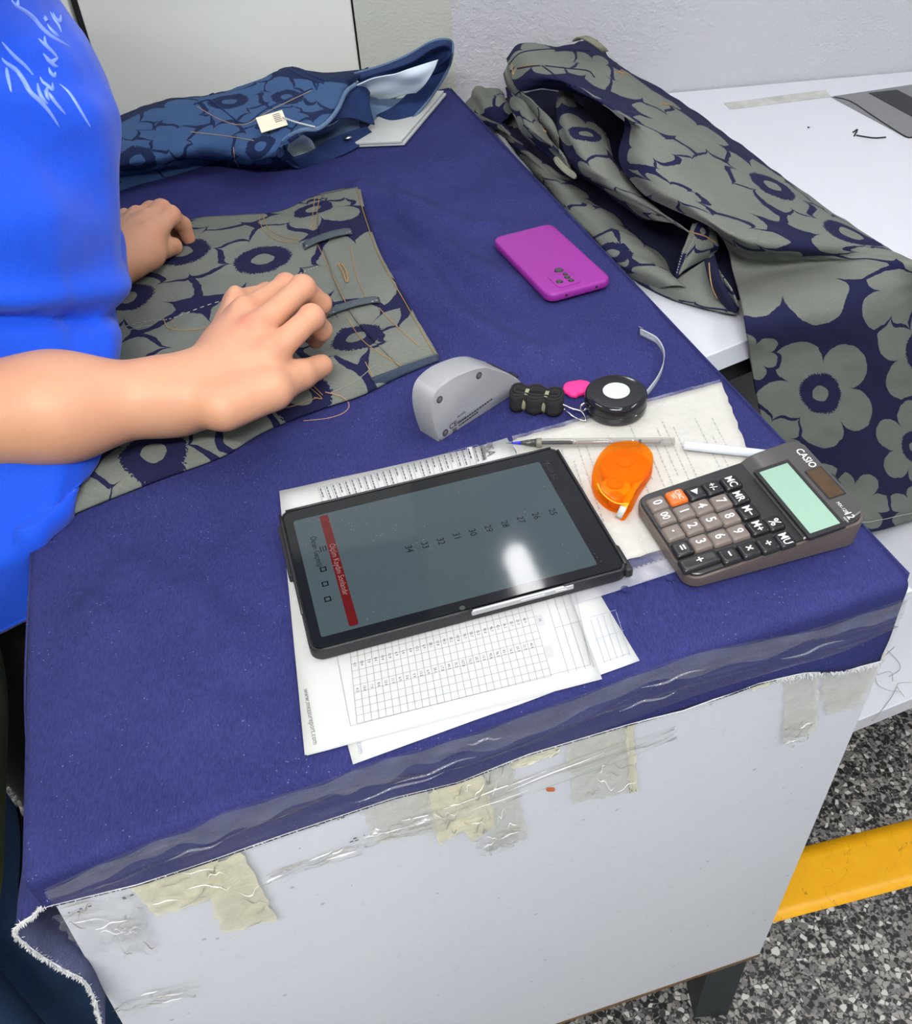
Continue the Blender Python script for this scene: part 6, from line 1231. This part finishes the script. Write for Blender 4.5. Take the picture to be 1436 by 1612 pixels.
for a0_, z0_, a1_, z1_, w_, h_ in ((-.9, .30, .2, .22, .02, .005), (-1.1, .36, -.2, .27, .016, -.006), (-1.3, .25, -.4, .17, .02, .006), (-.7, .40, .3, .33, .016, .005), (-1.2, .30, -.3, .20, .035, -.012), (-1.4, .24, -.6, .16, .03, .010), (-.9, -.02, -.3, .06, .02, .006), (-1.3, -.06, -.5, -.10, .02, .005)):
    tq = np.clip((sw - a0_) / (a1_ - a0_), 0, 1); zc_ = z0_ + (z1_ - z0_) * tq; dsp += h_ * np.exp(-((ZZ_ - zc_) / w_) ** 2) * np.sin(np.clip((sw - a0_) / (a1_ - a0_), 0, 1) * math.pi)
RG = RG + nrmR * dsp[..., None]
# below the table top the cloth hangs outside the table's left edge
EDn = nrm(A3(VD[1], -VD[0], 0))
pen = (RG - NL) @ EDn + .006; low = np.clip((TZ + .004 - RG[..., 2]) / .02, 0, 1)
RG = RG - EDn * (np.maximum(pen, 0) * low)[..., None]
tmin = TZ + .022 + 0 * RG[..., 2]; over = ((RG - NL) @ EDn > -.004) & (RG[..., 2] > TZ + .004) & (RG[..., 2] < tmin); RG[..., 2] = np.where(over, tmin, RG[..., 2])
# close towards the neck opening
ne = [RG[-1]]; nc = HEAD + BD * -.05 + A3(0, 0, -.17)
for k, (t, dz) in enumerate(((.25, .03), (.45, .05), (.6, .062), (.68, .066))): ne.append(RG[-1] + (nc - RG[-1].mean(0)) * A3(1, 1, 0) * t + (RG[-1].mean(0) - RG[-1]) * A3(1, 1, 0) * t + A3(0, 0, dz))
RGn = np.concatenate([RG, np.array(ne[1:])])
b = NB('blue_jersey'); pz = b.pos(); b.base(b.mix(b.noise(500, 2.0, pz), lin(8, 66, 196), lin(14, 84, 220))); b.set(rough=.75, spec=.25, sheen=.2); b.bump(b.noise(900, 2.0, pz), .25, .0006); M_shirt = b.m
sh = mesh('t_shirt', RGn.reshape(-1, 3), gridfaces(len(RGn), 160, True), M_shirt, wm, True, solid=.0015)
def sleeve(a, b_, r0, r1, parent, mat):
    v = []; d = nd(b_ - a); x = nd(np.cross(d, A3(0, 0, 1))); y = np.cross(x, d); g = np.array([[a + (b_ - a) * t + (x * math.cos(q) + y * math.sin(q)) * (r0 + (r1 - r0) * t) * (1 + .04 * math.sin(q * 3 + t * 5)) for q in np.linspace(0, 2 * math.pi, 40, endpoint=False)] for t in np.linspace(0, 1, 16)])
    return mesh('sleeve', g.reshape(-1, 3), gridfaces(16, 40, True), mat, parent, True, solid=.0015)
sleeve(SHR + (SHR - EL) * -.0 + A3(.04, .04, .0), SHR + (EL - SHR) * .62, .085, .072, wm, M_shirt); sleeve(SHL + A3(.02, -.05, 0), SHL + (EL2 - SHL) * .62, .085, .072, wm, M_shirt)
hb = RG[0]; mb = MB(); mb.tube(RG[1] + nrmR[1] * .001, .0016, 6, closed=True); mb.obj('hem', M_shirt, wm)
# raised script lettering across the chest, traced as puffy strokes on the shirt
zk = 6.527
STK = [[(100, 0), (150, 60), (240, 120), (330, 195), (410, 290), (500, 370), (600, 430), (710, 490)], [(175, 0), (165, 50), (180, 90)], [(500, 120), (540, 200), (590, 270), (620, 345)], [(470, 250), (510, 310), (560, 360), (600, 385)], [(530, 130), (560, 200), (605, 225), (615, 160)], [(380, 400), (450, 470), (520, 530), (590, 610)], [(450, 375), (455, 450), (490, 500), (580, 580)],
       [(430, 550), (480, 610), (540, 670), (590, 690)], [(460, 610), (520, 640), (590, 600)], [(490, 690), (510, 750), (550, 785), (560, 740)], [(400, 790), (430, 850), (480, 890), (530, 930), (530, 850)], [(380, 860), (395, 950), (440, 1030), (490, 1075)], [(440, 940), (500, 980), (560, 1060), (670, 1180)], [(480, 900), (470, 980), (500, 1040)],
       [(0, 590), (50, 650), (150, 720), (230, 830), (300, 950), (400, 1040), (500, 1150), (605, 1310)], [(55, 690), (70, 800), (110, 960)], [(590, 860), (700, 960), (800, 1110), (930, 1320)], [(0, 420), (120, 560), (250, 680), (350, 800)]]
bvs = bvh_of([sh]); mb = MB()
for k, stq in enumerate(STK):
    d = drape(bvs, [(x / zk, y / zk) for x, y in stq], .0008, 26)
    if len(d) > 4: t_ = np.linspace(0, 1, len(d)); mb.tube(d, (.0006 + .0016 * np.sin(t_ * math.pi) ** .7) * (1.25 if k in (0, 14) else .9 if k in (16, 17) else 1), 8)
dd_ = drape(bvs, [(435 / zk, 180 / zk), (465 / zk, 225 / zk)], .0008, 5); mb.tube(dd_, .0028, 8)
b = NB('puff_print'); b.base(lin(120, 150, 235)); b.set(rough=.3); o = mb.obj('lettering', b.m, wm, True); o['label'] = 'raised shiny blue script lettering'; o['kind'] = 'stuff'
# legs in black trousers, shoes
M_bt = plain('black_trouser_cloth', (.008, .008, .009), .9, var=.3, nscale=200)
hipc = RG[0].mean(0) * A3(1, 1, 0) + A3(-.045, .03, TZ - .09); 
def legs(hipc, bd, sp, rad):
    sdv = np.cross(A3(0, 0, 1), bd)
    def fn(p):
        d = sd_ell(p, hipc - A3(0, 0, .03), [bd, sdv, A3(0, 0, 1)], (.125, .175, .13))
        for sg in (-1, 1): h_ = hipc + sdv * .09 * sg - A3(0, 0, .05); kn = A3(*(hipc + sdv * (.10 + sp) * sg + bd * .02)[:2], .46); an = A3(*(hipc + sdv * (.10 + sp) * sg - bd * .02)[:2], .09); d = smin(d, chain(p, [h_, kn, an], [rad, rad * .68, rad * .55], .03), .04)
        return d
    return fn
lf_ = legs(hipc, BD, .03, .102); V_, F_ = surface_nets(lf_, hipc * A3(1, 1, 0) - A3(.3, .3, 0) + A3(0, 0, .05), hipc + A3(.3, .3, .16), .010); np_mesh('trousers', V_, F_, M_bt, wm)
def shoes(hipc, bd, sp, mat, parent):
    sdv = np.cross(A3(0, 0, 1), bd)
    for sg in (-1, 1):
        a = A3(*(hipc + sdv * (.10 + sp) * sg - bd * .05)[:2], .0); F = Frame(a, bd); v, f = lay(F, [(-.004, 0), (0, .012), (0, .03), (-.02, .06), (-.05, .085), (-.075, .10)], lambda d: [(x + .06 + (d * .6 if d < -.01 else 0) , y) for x, y in rrect(.25 + d * 1.6, .09 + d * .6, .02)]); autosmooth(mesh('shoe', v, f, mat, parent), 1.0)
shoes(hipc, BD, .03, M_black, wm)
hair = lambda hc, fx: (lambda p: np.maximum(sd_ell(p, hc + nd(fx) * -.022 + A3(0, 0, .035), [nd(fx), np.cross(A3(0, 0, 1), nd(fx)), A3(0, 0, 1)], (.098, .088, .108)), ((p - hc) @ nd(fx)) - .055 + .35 * np.maximum(0, .06 - (p - hc)[:, 2])))
M_hair = plain('dark_brown_hair', lin(58, 42, 34), .5, var=.3, nscale=300); V_, F_ = surface_nets(hair(HEAD, BD), HEAD - .15, HEAD + .17, .006); np_mesh('hair', V_, F_, M_hair, wm)

# --- second person at the left edge: only a denim hip and a strip of lime top show
B2 = nrm(A3(.97, .25, 0)); p2 = thing('person', 'person at the left edge in dark blue jeans and a lime yellow top', 'person')
hip2 = A3(-.548, .405, TZ + .04)
M_j2 = denim_plain('dark_jeans_denim', lin(44, 72, 116), lin(90, 122, 164), lint=False); M_lime = plain('lime_jersey', lin(206, 214, 120), .8, var=.03)
l2 = legs(hip2, B2, .0, .102); V_, F_ = surface_nets(l2, hip2 * A3(1, 1, 0) - A3(.3, .3, 0) + A3(0, 0, .05), hip2 + A3(.3, .3, .16), .008); j2 = np_mesh('jeans', V_, F_, M_j2, p2)
spec2 = [(z, hip2[0], hip2[1], float(np.interp(z, [-.1, .2, .53], [.165, .13, .13])), .12, float(np.interp(z, [-.1, .0, .16, .41, .57], [.218, .185, .17, .175, .14]))) for z in np.linspace(-.10, .57, 30)]
R2 = torso_rings(spec2, 80, B2); R2 = R2 + (R2 - R2.mean(1, keepdims=True)) * (.05 * vnoise(np.stack([np.cos(TH[::2])[None] * 3 + 0 * zs[:30, None], np.sin(TH[::2])[None] * 3 + 0 * zs[:30, None], np.linspace(0, 5, 30)[:, None] + 0 * TH[None, ::2]], -1), 8))[..., None]
H2 = A3(hip2[0], hip2[1], TZ + .80); ne = [R2[-1] + (R2[-1].mean(0) - R2[-1]) * A3(1, 1, 0) * t + A3(0, 0, dz) for t, dz in ((.3, .03), (.55, .05), (.66, .06))]; R2 = np.concatenate([R2, np.array(ne)])
mesh('top', R2.reshape(-1, 3), gridfaces(len(R2), 80, True), M_lime, p2, True, solid=.002)
S2 = np.cross(A3(0, 0, 1), B2); arms2 = []
def arm2(sg):
    a = hip2 + S2 * .19 * sg + A3(0, 0, .50); e = hip2 + S2 * .245 * sg + A3(0, 0, .22) - B2 * .05; w = hip2 + S2 * .25 * sg + A3(0, 0, -.02) + B2 * .02
    m = [w + B2 * (.018 - .012 * i) * 1.4 + A3(0, 0, -.085) for i in range(4)]; pi_ = [q + A3(0, 0, -.035) - S2 * .006 * sg for q in m]; di = [q + A3(0, 0, -.022) - S2 * .010 * sg for q in pi_]; ti = [q + A3(0, 0, -.016) - S2 * .010 * sg for q in di]; tb_ = [w + B2 * .015 - A3(0, 0, .02), w + B2 * .045 - A3(0, 0, .055), w + B2 * .055 - A3(0, 0, .085), w + B2 * .056 - A3(0, 0, .105)]
    return lambda p: smin(hand(p, w, m, pi_, di, ti, tb_, 1.0, S2 * sg), smin(sd_cap(p, a, e, .05, .042), sd_cap(p, e, w, .042, .026), .02), .02)
lo_, hi_ = hip2 - A3(.36, .36, .26), hip2 + A3(.36, .36, .56)
fa_, fb_ = arm2(1), None; Vs, Fs, off_ = [], [], 0
for fn_, lo__, hi__, hh in ((arm2(-1), lo_, hi_, .004), (head_fn(H2, B2), H2 - .16 - A3(0, 0, .10), H2 + .16, .006)):
    V_, F_ = surface_nets(fn_, lo__, hi__, hh); Vs.append(V_); Fs.append(F_ + off_); off_ += len(V_)
np_mesh('body', np.concatenate(Vs), np.concatenate(Fs), M_skin, p2); V_, F_ = surface_nets(hair(H2, B2), H2 - .15, H2 + .17, .007); np_mesh('hair', V_, F_, M_hair, p2); shoes(hip2, B2, .0, M_black, p2)
bvq = bvh_of([j2]); mb = MB()
for dx in (0, 9):
    d = drape(bvq, [(6 + dx, 1222), (18 + dx, 1245), (30 + dx * .6, 1290), (33 + dx * .5, 1340), (30 + dx * .4, 1400)], .001, 40)
    if len(d) > 4: mb.tube(d, .0016, 6)
if mb.v: mb.obj('seam', plain('dark_seam', lin(16, 22, 36), .8), p2)
